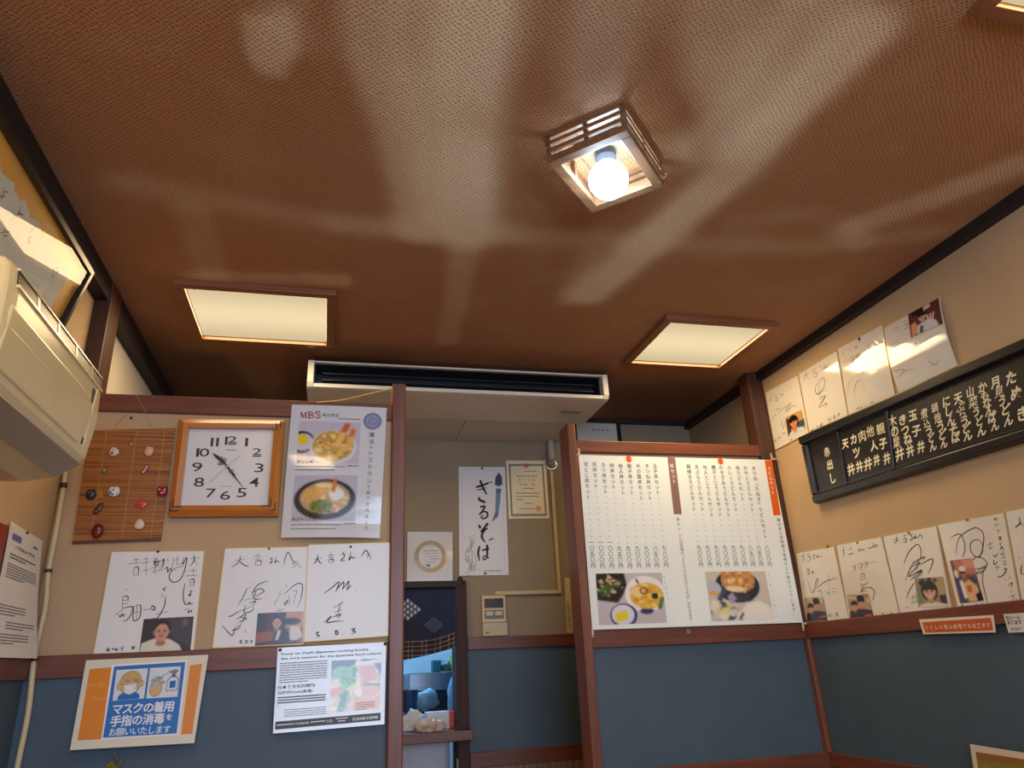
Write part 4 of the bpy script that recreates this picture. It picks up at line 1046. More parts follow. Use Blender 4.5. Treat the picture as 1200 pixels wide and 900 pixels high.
# ---------------------------------------------------------------- square wall clock
def clock():
    z = (190, 485, 6.92); yo = YL-.012
    s = Sheet('wall_clock', ('Y', yo), zfit(z, [(148, 55), (998, 65), (940, 835), (55, 840)]), .010, mat('clock_back', (120, 70, 30), .5), 'square wooden wall clock with white face showing about 10:25', 'clock', zoom=z)
    o = s.o
    mw = wood('clock_wood', (176, 100, 36), (206, 130, 56), 'X', .32, coat=.3); mz = wood('clock_wood_z', (176, 100, 36), (206, 130, 56), 'Z', .32, coat=.3)
    # bevelled frame: outer edge low, ridge high, inner lip
    R0, R1, R2 = .0, .055, .098
    def ringpts(d, h): return [s.P(d, d, h), s.P(1-d, d, h), s.P(1-d, 1-d, h), s.P(d, 1-d, h)]
    A, B, C_, D, E_ = ringpts(0, 0), ringpts(.0, .018), ringpts(R1, .034), ringpts(R2, .030), ringpts(R2, .004)
    for i, nm in enumerate(('frame', 'frame', 'frame', 'frame')):
        j = (i+1) % 4; mb = MB()
        for X, Y in ((A, B), (B, C_), (C_, D), (D, E_)):
            mb.add([X[i], X[j], Y[j], Y[i]], [(0, 1, 2, 3)])
        mb.build('frame_side', mw if i % 2 == 0 else mz, o)
    mb = MB(); s.rect(mb, R2-.006, R2-.006, 1-R2+.006, 1-R2+.006, .0055); face_ = mb.build('dial', mat('clock_dial', (222, 222, 220), .25), o)
    mb = MB()
    for t_, x0, y0, x1, y1 in (('1', 678, 200, 695, 268), ('2', 738, 283, 805, 338), ('3', 755, 405, 822, 478), ('4', 710, 520, 785, 595), ('5', 612, 605, 685, 680), ('6', 475, 628, 553, 700),
                               ('7', 360, 610, 435, 683), ('8', 265, 520, 340, 595), ('9', 247, 398, 325, 472), ('1', 283, 283, 300, 352), ('0', 308, 283, 382, 352), ('1', 400, 198, 414, 268), ('1', 444, 198, 458, 268), ('1', 515, 188, 530, 255), ('2', 540, 186, 606, 240)):
        a, b_ = s.q(x0, y0), s.q(x1, y1); c = ((a[0]+b_[0])/2, (a[1]+b_[1])/2); wd, hg = abs(b_[0]-a[0]), abs(b_[1]-a[1])
        wd = max(wd, .017)
        s.htext(mb, t_, c[0]-wd/2, c[1]-hg/2, c[0]+wd/2, c[1]+hg/2, .0062, .004)
    for x0, y0, x1, y1 in ((735, 342, 802, 352), (538, 244, 602, 254)):
        s.poly(mb, [s.q(x0, y0), s.q(x1, y0), s.q(x1, y1), s.q(x0, y1)], .0062)
    mb.build('numerals', mat('clock_numeral', (46, 44, 46), .5), o)
    mb = MB(); a = s.q(515, 292); b_ = s.q(600, 304); s.greek(mb, a[0], (a[1]+b_[1])/2, b_[0], 1, .02, .012, .0062, seed=2, last=1); s.greek(mb, a[0]-.02, a[1]+.385, a[0]+.09, 1, .02, .006, .0062, last=1)
    mb.build('dial_print', mat('dial_grey', (150, 150, 150), .5), o)
    mb = MB()
    s.zs(mb, [(533, 430), (500, 398), (470, 372), (440, 348), (412, 325)], .011, .010, widths=[.35, .5, .9, .8, .9, .5, .1])
    for c in ((482, 366), (512, 380), (490, 405), (470, 410)):
        u, v = s.q(*c); s.disc(mb, u, v, .0052, .0101, r0=.0030)
    mb.build('hour_hand', M_INK, o)
    mb = MB(); s.zs(mb, [(520, 418), (560, 470), (600, 525), (662, 605)], .0085, .012, widths=[.5, .8, .5, .9, .4, .3, .12])
    for c in ((556, 476), (572, 468), (584, 500)):
        u, v = s.q(*c); s.disc(mb, u, v, .0042, .0121, r0=.0022)
    mb.build('minute_hand', M_INK, o)
    mb = MB(); s.zs(mb, [(640, 345), (533, 430), (390, 560)], .0018, .014, taper=(1, 1)); mb.build('second_hand', mat('hand_pale', (190, 188, 180), .4), o)
    mb = MB(); u, v = s.q(533, 433); p = s.P(u, v, .005); mb.lathe(p, [(.0045, 0), (.0045, -.011), (.002, -.012)], 'Y', 14); mb.build('hub', mat('hub_brass', (190, 170, 120), .3, .8), o)
    # dark corner pegs
    mb = MB()
    for pts in ([(928,102),(938,102),(938,160),(928,160)], [(964,85),(974,85),(974,140),(964,140)], [(882,695),(893,695),(890,765),(880,765)], [(815,760),(888,758),(888,768),(815,768)], [(918,735),(929,735),(925,800),(914,800)], [(862,795),(924,792),(924,802),(862,802)],
                [(106,712),(114,712),(112,775),(100,775)], [(100,767),(178,767),(176,777),(98,777)], [(80,735),(88,735),(84,808),(74,808)], [(76,800),(150,800),(148,810),(74,810)]):
        s.poly(mb, [s.q(*p) for p in pts], .0352 if False else .0355)
    mb.build('corner_inlay', mat('inlay_dark', (70, 36, 18), .4), o)
clock()

# ---------------------------------------------------------------- bamboo mat and its little ornaments
z = (85, 500, 6.43)
yb_ = YL-.008
m = bpy.data.materials.new('bamboo_slats'); m.use_nodes = True; nt = m.node_tree; b = nt.nodes['Principled BSDF']
N = lambda t: nt.nodes.new('ShaderNode'+t); L = nt.links.new
tc = N('TexCoord'); mp = N('Mapping'); mp.inputs['Scale'].default_value = (3, 3, 190); L(tc.outputs['Object'], mp.inputs['Vector'])
nz = N('TexNoise'); nz.inputs['Scale'].default_value = 1.0; nz.inputs['Detail'].default_value = 4; L(mp.outputs['Vector'], nz.inputs['Vector'])
r = N('ValToRGB'); r.color_ramp.elements[0].position = .32; r.color_ramp.elements[0].color = lin((100, 54, 16)); r.color_ramp.elements[1].position = .68; r.color_ramp.elements[1].color = lin((188, 118, 50)); L(nz.outputs['Fac'], r.inputs['Fac']); L(r.outputs['Color'], b.inputs['Base Color'])
bp = N('Bump'); bp.inputs['Strength'].default_value = .7; bp.inputs['Distance'].default_value = .003; L(nz.outputs['Fac'], bp.inputs['Height']); L(bp.outputs['Normal'], b.inputs['Normal']); b.inputs['Roughness'].default_value = .45
bam = Sheet('bamboo_mat', ('Y', yb_), zfit(z, [(125, 28), (775, 10), (665, 860), (-5, 885)]), .004, m, 'hanging bamboo slat mat with small ornaments, next to the clock', 'bamboo mat', zoom=z)
mb = MB()
for f in (.2, .55, .88):
    for du in (-.004, .004): bam.stroke(mb, [(f+du, 0), (f+du, .5), (f+du, 1)], .0012, .0006, taper=(1, 1))
bam.put(mb, 'binding_thread', mat('mat_thread', (176, 128, 76), .6))
mb = MB(); bam.rect(mb, 0, .975, 1, 1, .0008); bam.put(mb, 'bottom_lath', mat('lath_dark', (92, 48, 26), .5))
nail = onY((154, 490.0), YL-.006)
tp = onY((160, 463), YL-.017)
mb = MB()
l_, r_ = bam.P(*bam.uvpx(132, 503.5), .001), bam.P(*bam.uvpx(180, 504), .001)
mb.tube([l_, onY((146, 487), YL-.004), onY((152, 482), YL-.005)], .0008, 5); mb.tube([r_, onY((172, 485), YL-.016), tp], .0008, 5)
bam.put(mb, 'hanging_string', mat('string_tan', (166, 140, 104), .7))
mb = MB(); mb.lathe(nail, [(.0022, .006), (.0022, -.004), (.004, -.0045), (.003, -.006)], 'Y', 10); tag(mb.build('nail', M_PIND), 'dark nail head in the wall above the bamboo mat', 'nail')

GO = 'small ornaments on the bamboo mat'
def bit(name, zx, zy, label, cat='ornament'):
    u, v = bam.q(zx, zy); p = bam.P(u, v, .0005); return p
def lump(name, zx, zy, w_, h_, d_, col, label, shape='ball', rot=0, feats=(), rough=.25):
    """a small glazed charm: rounded body plus painted features given as (dx, dz, r, colour, name)"""
    p = bit(name, zx, zy, label); mb = MB()
    c = p+np.array([0, -d_*.45, 0]); a = math.radians(rot)
    def warp(d):
        x, y, zz = d
        if shape == 'tri': x *= 1.15-.55*(zz/h_+.5)
        if shape == 'box':
            k = max(abs(x)/w_, abs(zz)/h_)*2; r_ = math.hypot(x/w_, zz/h_)*2
            if k > 1e-6: x *= min(1.25, (r_/k)**.8); zz *= min(1.25, (r_/k)**.8)
        if shape == 'cat' and zz > h_*.25: zz *= 1+.35*min(1, abs(x)/(w_*.3))-.12
        if shape == 'dia': 
            r_ = abs(x)/w_+abs(zz)/h_; k = math.hypot(x/w_, zz/h_)
            if r_ > 1e-6: x *= (k/r_)*1.2; zz *= (k/r_)*1.2
        return np.array([x*math.cos(a)-zz*math.sin(a), y, x*math.sin(a)+zz*math.cos(a)])
    mb.ball(c, .5, w_, d_, h_, 18, 0, warp)
    o = mb.build(name, mat(name+'_glaze_%d' % (sum(col)), col, rough), smooth=True)
    tag(o, label, 'ornament', GO)
    for dx, dz, r, fc, fn in feats:
        fb = MB(); yy = -d_*.5*math.sqrt(max(.05, 1-(2*dx/w_)**2-(2*dz/h_)**2))
        fb.ball(c+np.array([dx, yy, dz]), r, 1, .5, 1, 10); fb.build(fn, mat('glaze_%d_%d_%d' % fc, fc, .3), o, smooth=True)
    return o
K = .001
lump('rice_ball_charm', 317, 192, .030, .029, .014, (226, 214, 198), 'white rounded triangular charm with dark spot, upper row of the bamboo mat', 'tri', 18, [(-.003, -.006, .004, (90, 80, 96), 'nose'), (-.002, .003, .0016, (60, 50, 50), 'eye'), (.005, .001, .0016, (60, 50, 50), 'eye')])
lump('pig_face_charm', 580, 192, .026, .031, .016, (228, 178, 150), 'pink animal face charm, upper row of the bamboo mat', 'cat', -6, [(-.005, .006, .0018, (50, 40, 40), 'eye'), (.005, .006, .0018, (50, 40, 40), 'eye'), (0, -.003, .0042, (236, 158, 134), 'snout')])
lump('leaf_brooch', 240, 336, .022, .013, .008, (110, 116, 84), 'small grey green brooch in the second row of the bamboo mat', 'dia', 35, [(.002, .001, .0032, (190, 196, 170), 'bead')])
lump('striped_fish_charm', 552, 328, .014, .034, .010, (150, 84, 84), 'slender pink and white striped charm in the second row of the bamboo mat', 'ball', -28, [(-.0035, -.0075, .0032, (220, 200, 200), 'stripe'), (0, 0, .0032, (220, 200, 200), 'stripe'), (.0035, .0075, .0032, (220, 200, 200), 'stripe')])
lump('dark_cat_charm', 143, 515, .028, .032, .016, (38, 48, 56), 'dark grey cat charm at the outer edge of the bamboo mat', 'cat', 0, [(-.002, .004, .0018, (120, 130, 130), 'eye'), (.007, .004, .0018, (120, 130, 130), 'eye')])
lump('blue_patterned_cat_charm', 318, 495, .033, .031, .017, (222, 222, 224), 'white cat charm with blue patches on the bamboo mat', 'cat', 4, [(-.008, -.004, .0042, (70, 72, 140), 'blue_patch'), (0, .004, .0034, (110, 140, 170), 'blue_patch'), (-.002, -.009, .0032, (60, 60, 130), 'blue_patch'), (.010, -.005, .003, (220, 200, 120), 'yellow_patch')])
lump('red_mask_charm', 680, 493, .031, .028, .016, (150, 30, 34), 'red and black demon face charm beside the clock edge', 'box', 0, [(-.007, .005, .0024, (232, 226, 220), 'eye'), (.007, .005, .0024, (232, 226, 220), 'eye'), (0, -.006, .003, (222, 190, 180), 'mouth'), (-.011, .011, .004, (30, 22, 24), 'brow'), (.011, .011, .004, (30, 22, 24), 'brow')])
lump('red_diamond_charm', 524, 586, .036, .029, .008, (196, 66, 52), 'flat red diamond charm with darker rim on the bamboo mat', 'dia', 8, [(0, .003, .003, (214, 84, 66), 'boss')])
lump('brown_gourd_charm', 198, 620, .018, .040, .010, (96, 42, 22), 'dark brown double bead charm on the bamboo mat', 'ball', -28, [(-.004, -.009, .004, (130, 66, 30), 'bead'), (.003, .007, .0042, (80, 34, 20), 'bead')])
lump('red_ladybird_charm', 193, 790, .032, .044, .018, (110, 22, 22), 'dark red shiny round charm at the foot of the bamboo mat', 'ball', 0, [(0, .014, .0052, (60, 20, 20), 'head'), (.004, .006, .002, (220, 200, 190), 'spot')])
lump('white_bell_charm', 510, 738, .031, .031, .016, (224, 206, 182), 'cream rounded triangular charm at the foot of the bamboo mat', 'tri', 0, [(-.001, .005, .0035, (232, 176, 150), 'blush'), (-.005, -.002, .0012, (90, 70, 60), 'eye'), (.005, -.002, .0012, (90, 70, 60), 'eye')])
p = bit('', 440, 105, '')
mb = MB(); ring_ = [p+np.array([.010*math.cos(t), -.003, .010*math.sin(t)]) for t in np.linspace(0, 2*math.pi, 20)]; mb.tube(ring_, .0011, 6)
o = mb.build('wire_ring_charm', mat('wire_gold', (176, 150, 84), .3, .8)); tag(o, 'thin gold wire ring charm at the top of the bamboo mat', 'ornament', GO)
mb = MB(); mb.ball(p+np.array([.004, -.004, -.012]), .004, 1, .7, 1, 10); mb.build('bead', mat('bead_clear', (196, 186, 150), .15), o, smooth=True)
p = bit('', 205, 505, ''); mb = MB(); mb.hexa([p+np.array(v) for v in ((-.008, -.002, -.016), (.012, -.002, -.012), (.012, 0, -.012), (-.008, 0, -.016))], [p+np.array(v) for v in ((-.006, -.002, .014), (.006, -.002, .012), (.006, 0, .012), (-.006, 0, .014))])
tag(mb.build('yellow_cloth_charm', mat('cloth_ochre', (176, 120, 40), .7), bevel=.001), 'ochre cloth tab between the dark cat and the blue patterned cat', 'ornament', GO)

# cord tied along the top rail
mb = MB(); pts = [onY((371, 471.5), YL-.022), onY((392, 470), YL-.022), onY((410, 467), YL-.024), onY((435, 461), YL-.028), onY((459, 455.5), YL-.032)]
mb.tube([tuple(p) for p in spline(pts)], .0022, 6); tag(mb.build('yellow_string', mat('cord_yellow', (206, 170, 84), .6), smooth=True), 'thin yellow cord slung from the partition rail to its post', 'string')
# hose down the corner
path = [(77, 547), (75, 566), (66, 620), (57, 668), (53, 712), (43, 755), (39, 780), (33, 835), (22, 890), (14, 930)]
pp = [onY(p, YL-.013) for p in path]; mb = MB(); mb.tube([tuple(p) for p in spline(pp)], .0075, 10)
hose = mb.build('drain_hose', mat('hose_cream', (214, 194, 150), .4), smooth=True); tag(hose, 'cream drain hose running down the corner below the box air conditioner', 'hose')
for p, q_ in (((75, 566), (74, 572)), ((57, 667), (56.5, 671)), ((41, 771), (40.5, 775))):
    MB().tube([onY(p, YL-.013), onY(q_, YL-.013)], .0092, 10).build('clamp', mat('clamp_dark', (50, 40, 32), .5), hose)

# ---------------------------------------------------------------- near wall: tilted framed writing, pinned paper
def tilted_frame():
    # hangs forward: foot against the wall, head leaning out
    t = math.radians(15); z0 = .835; hgt = .282; y0, y1 = 1.18, 2.012
    up = np.array([math.sin(t), 0, math.cos(t)]); nn = np.array([math.cos(t), 0, -math.sin(t)]); o0 = np.array([XL+.003, 0, z0])
    def P(y, a, d): return o0+up*a+nn*d+np.array([0, y, 0])
    def hexa(mb, ya, yb, a0, a1, d0, d1):
        mb.hexa([P(ya, a0, d0), P(yb, a0, d0), P(yb, a1, d0), P(ya, a1, d0)], [P(ya, a0, d1), P(yb, a0, d1), P(yb, a1, d1), P(ya, a1, d1)])
    e = empty('framed_writing', tuple(P((y0+y1)/2, 0, 0))); tag(e, 'black framed calligraphy on gold mount, leaning out above the box air conditioner', 'framed writing')
    f = .014; mk = mat('frame_black', (26, 22, 20), .3)
    mb = MB(); hexa(mb, y0, y1, 0, f, 0, .022); hexa(mb, y0, y1, hgt-f, hgt, 0, .022); hexa(mb, y0, y0+f, f, hgt-f, 0, .022); hexa(mb, y1-f, y1, f, hgt-f, 0, .022); mb.build('frame', mk, e)
    mb = MB(); hexa(mb, y0+f, y1-f, f, hgt-f, .002, .006); mb.build('mount', mat('mount_gold', (206, 150, 62), .5, noise=.08), e)
    mb = MB(); n_ = 40; lo, hi = [], []
    ya, yb = y0+.09, y1-.085
    for i in range(n_+1):
        y = ya+(yb-ya)*i/n_; wv = .006*math.sin(i*1.3)+.004*math.sin(i*2.9)
        lo.append(P(y, f+.045+wv*.6, .0072)); hi.append(P(y, hgt-f-.050+wv, .0072))
    mb.add(lo+hi, [(i, i+1, n_+2+i, n_+1+i) for i in range(n_)]); mb.build('writing_paper', mat('washi_grey', (196, 196, 180), .7, noise=.05), e)
    mb = MB(); rr = random.Random(5)
    for k in range(8):
        yc = yb-.07-k*.085; 
        for j in range(3):
            if rr.random() < .2: continue
            y_, a_ = yc-j*.006, hgt-f-.085-j*.045
            for q_ in range(5):
                t0 = rr.uniform(0, 3.14); l_ = rr.uniform(.008, .017); cy_, ca_ = y_+rr.uniform(-.010, .010), a_+rr.uniform(-.013, .013); w_ = .0017
                dy, da = math.cos(t0)*l_, math.sin(t0)*l_; ny, na = -math.sin(t0)*w_, math.cos(t0)*w_
                mb.add([P(cy_-dy, ca_-da, .0078), P(cy_+ny, ca_+na, .0078), P(cy_+dy, ca_+da, .0078), P(cy_-ny, ca_-na, .0078)], [(0, 1, 2, 3)])
    mb.build('brush_writing', mat('brush_grey', (96, 92, 84), .6), e)
    g = bpy.data.materials.new('picture_glass'); g.use_nodes = True; nt = g.node_tree
    for n_ in list(nt.nodes): nt.nodes.remove(n_)
    o_ = nt.nodes.new('ShaderNodeOutputMaterial'); mx = nt.nodes.new('ShaderNodeMixShader'); tr = nt.nodes.new('ShaderNodeBsdfTransparent'); gl = nt.nodes.new('ShaderNodeBsdfGlossy'); fr = nt.nodes.new('ShaderNodeFresnel')
    gl.inputs['Roughness'].default_value = .02; fr.inputs['IOR'].default_value = 1.32
    ge = nt.nodes.new('ShaderNodeNewGeometry'); iv = nt.nodes.new('ShaderNodeMath'); iv.operation = 'SUBTRACT'; iv.inputs[0].default_value = 1.0; mu = nt.nodes.new('ShaderNodeMath'); mu.operation = 'MULTIPLY'
    nt.links.new(ge.outputs['Backfacing'], iv.inputs[1]); nt.links.new(iv.outputs[0], mu.inputs[0]); nt.links.new(fr.outputs[0], mu.inputs[1]); nt.links.new(mu.outputs[0], mx.inputs[0]); nt.links.new(tr.outputs[0], mx.inputs[1]); nt.links.new(gl.outputs[0], mx.inputs[2]); nt.links.new(mx.outputs[0], o_.inputs[0])
    mb = MB(); hexa(mb, y0+f, y1-f, f, hgt-f, .014, .016); mb.build('glass', g, e)
tilted_frame()

z = (0, 600, 5.0)
s = Sheet('pinned_paper', ('X', XL+.006), zfit(z, [(65, 52), (250, 170), (130, 862), (-110, 850)]), .0006, mat('paper_worn', (222, 214, 204), .45), 'curling white printed paper pinned in the corner under the box air conditioner', 'paper', zoom=z, div=10, bend=lambda u, v: .035*v*v*u+.004*math.sin(3*v))
mb = MB(); q = s.q
a = q(72, 125); b_ = q(124, 178); s.rect(mb, a[0], a[1]-.005, a[0]+.26, a[1]+.045, .0008); s.put(mb, 'blue_heading', mat('print_blue', (98, 108, 168), .5))
mb = MB(); a = q(190, 205); s.rect(mb, a[0], a[1]-.008, a[0]+.14, a[1]+.008, .0008); s.put(mb, 'blue_mark', mat('print_navy', (52, 70, 124), .5))
mb = MB(); a = q(80, 198); s.htext(mb, 'ご予約の案内', a[0]+.02, a[1]-.01, a[0]+.6, a[1]+.02, .0008, .02)
s.greek(mb, .12, .235, .85, 2, .025, .012, .0008, seed=1); s.greek(mb, .1, .31, .9, 6, .02, .008, .0008, seed=2); s.greek(mb, .08, .62, .7, 4, .022, .008, .0008, seed=3); s.greek(mb, .3, .74, .92, 3, .022, .008, .0008, seed=4); s.greek(mb, .06, .83, .8, 4, .022, .008, .0008, seed=6)
s.put(mb, 'printing', M_GREY); s.pin(155, 122, r=.0035)

mb = MB(); c = onX((-1, 637), XL+.004); mb.box(XL+.001, XL+.012, c[1]-.10, c[1]+.012, c[2]-.055, c[2]+.045)
tag(mb.build('red_plaque', mat('plaque_red', (140, 44, 28), .4), bevel=.002), 'edge of a dark red plaque cut off by the photo, beside the curling paper', 'plaque')
# ================================================================ set menu on the second partition
z = (670, 520, 3.914)
s = Sheet('menu_board', ('Y', YR-.026), [(678, 533), (904, 539), (941, 729.5), (694, 738)], .003, mat('menu_white', (238, 246, 242), .22, coat=.15), 'large white set menu panel in vertical Japanese with two food photographs', 'menu board', zoom=z)
z1, z2, z3, z4 = (675, 525, 7.83), (795, 530, 7.83), (690, 630, 7.823), (810, 630, 8.179)
def at(zz, x, y): return s.uvpx(zz[0]+x/zz[2], zz[1]+y/zz[2])
mb = MB(); CH = .0215; h = .0006
ua, va = at(z1, 90, 150); ub, vb = at(z3, 40, 258); step = (vb-va)/18.0
names = ['天とじ丼セット', '天丼セット', 'カツ丼セット', '肉丼セット', '他人丼セット', '親子丼セット', '木の葉丼セット', 'きつね丼セット', '玉子丼セット']
price = ['一〇五〇円', '一〇〇〇円', '一〇〇〇円', '九五〇円', '九〇〇円', '九〇〇円', '九〇〇円', '八五〇円', '七八〇円']
tops = [(90, 150), (168, 150), (250, 155), (328, 160), (408, 165), (488, 165), (570, 165), (650, 165), (722, 165)]
bots = [(40, 258), (125, 258), (210, 258), (293, 258), (377, 258), (460, 256), (543, 255), (625, 254), (710, 250)]
def column(zt, pt, zb, pbt, nm, pr, step):
    u0, v0 = at(zt, *pt); u1, v1 = at(zb, *pbt); nslot = max(1, round((v1-v0)/step)); dv = (v1-v0)/nslot; du = (u1-u0)/nslot
    first_p = nslot-len(pr)+1
    for i, ch in enumerate(nm):
        s.char(mb, ch, u0+du*i, v0+dv*i, CH, h, .004, 0, -math.pi/2 if ch in 'ー「」' else 0)
    for i in range(len(nm), first_p): s.char(mb, '・', u0+du*i, v0+dv*i, CH*.8, h)
    for i, ch in enumerate(pr): s.char(mb, ch, u0+du*(first_p+i), v0+dv*(first_p+i), CH*1.02, h, .004)
for a, b_, c, d in zip(tops, bots, names, price): column(z1, a, z3, b_, c, d, step)
names = ['鍋焼きうどんセット', '天ぷらうどんセット', '他人とじうどんセット', '親子とじうどんセット', 'のきざみうどんセット', 'カレーうどんセット', '肉うどんセット', 'かやくうどんセット', 'きつね「たぬき」うどんセット']
price = ['九〇〇円']*6+['八五〇円']*2+['八〇〇円']
tops = [(92, 130), (167, 135), (243, 138), (321, 138), (391, 140), (466, 143), (543, 145), (614, 145), (690, 148)]
bots = [(95, 258), (180, 257), (263, 256), (345, 255), (430, 254), (512, 254), (592, 254), (672, 254), (752, 253)]
for a, b_, c, d in zip(tops, bots, names, price): column(z2, a, z4, b_, c, d, step)
s.put(mb, 'lettering', mat('menu_ink', (62, 58, 54), .5))
# coloured headings
mb = MB(); s.poly(mb, [at(z1, 838, 86), at(z1, 908, 88), at(z1, 970, 608), at(z1, 898, 608)], .0006); hb = s.put(mb, 'brown_heading', mat('menu_brown', (142, 108, 98), .35))
mb = MB(); s.poly(mb, [at(z2, 790, 72), at(z2, 858, 74), at(z2, 938, 578), at(z2, 872, 578)], .0006); ho = s.put(mb, 'orange_heading', mat('menu_orange', (222, 100, 22), .35))
def vline(mb, zt, pt, zb, pbt, text, size, h, bold=.006):
    u0, v0 = at(zt, *pt); u1, v1 = at(zb, *pbt); k = len(text)-1
    for i, ch in enumerate(text): s.char(mb, ch, u0+(u1-u0)*i/k, v0+(v1-v0)*i/k, size, h, bold, 0, -math.pi/2 if ch in 'ー' else 0)
mb = MB(); vline(mb, z1, (878, 165), z1, (900, 305), '丼セット', .022, .0010); mb.build('heading_letters', M_WHITE, hb)
mb = MB(); vline(mb, z2, (832, 150), z2, (866, 370), 'うどんセット', .021, .0010); mb.build('heading_letters', M_WHITE, ho)
mb = MB()
vline(mb, z1, (936, 655), z1, (945, 745), '丼セッ', .016, h)
vline(mb, z2, (918, 620), z4, (990, 735), '麺は米に自家製の味噌汁と小鉢がついています。', .0165, h)
s.put(mb, 'note_letters', mat('menu_note', (120, 112, 104), .5))
mb = MB(); vline(mb, z1, (955, 800), z3, (935, 745), 'トには味噌汁（ミニうどん又はミニそば）が付きます', .0155, h)
vline(mb, z3, (690, 360), z3, (735, 610), '玉子丼セット', .010, h, 0); vline(mb, z4, (742, 360), z4, (820, 752), 'きつねうどんセット', .010, h, 0)
s.put(mb, 'red_note_letters', mat('menu_red_note', (170, 110, 108), .5))
for zz, x, y in ((z1, 484, 102), (z2, 386, 84)):
    mb = MB(); u, v = at(zz, x, y); s.disc(mb, u, v, .0142, .0009); d_ = s.put(mb, 'orange_dot', mat('dot_orange', (230, 84, 26), .35))
    mb = MB(); s.char(mb, '人', u-.011, v, .010, .0012); s.char(mb, '気', u+.011, v, .010, .0012); mb.build('dot_letters', mat('dot_pale', (246, 200, 160), .4), d_)
s.photo(pic_bowls(), [at(z3, 62, 330), at(z3, 668, 322), at(z3, 715, 778), at(z3, 95, 803)], h=.0006)
s.photo(pic_set(), [at(z4, 130, 328), at(z4, 705, 322), at(z4, 795, 785), at(z4, 195, 802)], h=.0006)
mk = mat('bracket_cream', (216, 196, 170), .4, .2)
def bracket(c, sx, sz):
    p = onY(c, YR-.031); mb = MB()
    mb.box(p[0]-.026*sx, p[0]+.004*sx, p[1]-.002, p[1]+.002, p[2]-.004, p[2]+.005); mb.box(p[0]-.004, p[0]+.005, p[1]-.002, p[1]+.002, p[2], p[2]+.028*sz)
    b_ = mb.build('corner_bracket', mk, s.o, bevel=.0015)
    for q_ in (p+np.array([-.019*sx, -.0022, 0]), p+np.array([0, -.0022, .021*sz])):
        mb = MB(); mb.lathe(q_, [(.003, .0005), (.003, -.001), (.001, -.0015)], 'Y', 8); mb.build('screw', mat('screw_steel', (120, 110, 100), .3, .8), b_)
bracket((678.5, 533), 1, 1); bracket((694, 738), 1, -1); bracket((904.5, 538), -1, 1); bracket((940.5, 731), -1, -1)
p = onY((806.7, 740), YR-.019); mb = MB(); mb.box(p[0]-.009, p[0]+.009, p[1]-.003, p[1], p[2]-.008, p[2]+.008); tag(mb.build('catch_plate', mat('plate_steel', (140, 128, 128), .3, .6), bevel=.001), 'tiny square metal plate on the rail under the set menu', 'metal plate')

# ================================================================ wall of autograph boards
XW = XR-.004
M_CARDW = mat('autograph_card_glossy', (228, 222, 210), .10, spec=.8, coat=.6, noise=.02, nscale=6)
GU, GLW = 'autograph boards over the black menu board', 'autograph boards along the dado rail'
def wcard(corners, zoom, label, group, lift=.004, bend=None):
    return card('autograph_board', ('X', XR-lift), corners, zoom, label, group, bend=bend, m=M_CARDW)
# upper row
z = (885, 430, 9.0)
s = wcard(zfit(z, [(105, 265), (450, 85), (565, 695), (210, 880)]), z, 'glossy autograph board beside the dark corner post, snapshot of a dark haired person', GU)
mb = MB(); w = .0022
for st in ([(150,345),(180,330)], [(165,320),(162,355),(150,375)], [(170,345),(188,372)], [(205,310),(245,290)], [(220,290),(225,325)], [(215,335),(235,322),(238,350),(215,358),(213,335)], [(255,290),(270,280)], [(262,275),(268,305)], [(275,295),(285,285),(282,300),(305,285)], [(360,218),(385,208)], [(370,210),(362,235)],
           [(215,470),(225,445),(255,440),(250,510)], [(260,470),(300,440),(345,410),(320,470),(350,440)], [(330,420),(375,385),(330,495)], [(350,470),(400,410),(455,430)], [(180,580),(200,520),(230,500)], [(280,570),(300,650),(320,540)], [(290,560),(270,620)], [(200,780),(215,770),(210,790),(228,775)], [(240,760),(262,735),(255,765)], [(285,715),(300,690),(310,710),(320,680)], [(365,775),(380,760),(378,778),(400,750)]):
    s.zs(mb, st, w, .0007)
s.put(mb, 'handwriting', mat('faded_ink', (92, 84, 76), .5))
s.zphoto(pic_boy(), [(320, 535), (490, 448), (540, 650), (352, 740)], h=.0011)
z = (870, 330, 3.3333)
s = wcard([(935.6, 438.3), (980.4, 411), (993.6, 486.9), (948.3, 506.7)], z, 'glossy autograph board with one looping signature and no snapshot, second from the corner post', GU)
mb = MB(); w = .0026
for st in ([(238,368),(262,358)], [(250,350),(248,368),(240,385)], [(250,365),(260,380)], [(272,350),(290,340)], [(280,338),(282,356)], [(275,362),(290,355),(290,370),(276,374)], [(300,335),(312,328)], [(306,322),(308,345)], [(322,322),(318,342),(328,332),(335,340)], [(330,335),(340,318)],
           [(300,380),(285,420),(295,440),(320,410),(318,375),(300,400),(305,455)], [(290,440),(330,420)], [(300,460),(325,445),(310,475)], [(322,450),(300,490),(330,475),(322,495)], [(268,585),(276,575),(272,588),(285,580)], [(290,572),(296,562),(290,574)], [(305,560),(312,552),(304,568),(315,560)], [(330,542),(345,535),(338,558)], [(355,530),(362,522),(358,535),(370,528)], [(372,522),(380,515),(374,528)]):
    s.zs(mb, st, w, .0007)
s.put(mb, 'handwriting', M_INK)
s = wcard([(981.6, 408.6), (1033.5, 380.4), (1048.5, 462.9), (994.5, 486.6)], z, 'glossy autograph board catching the lamp glare, third from the corner post', GU, bend=lambda u, v: .008*math.sin(math.pi*u)*math.sin(math.pi*v))
mb = MB()
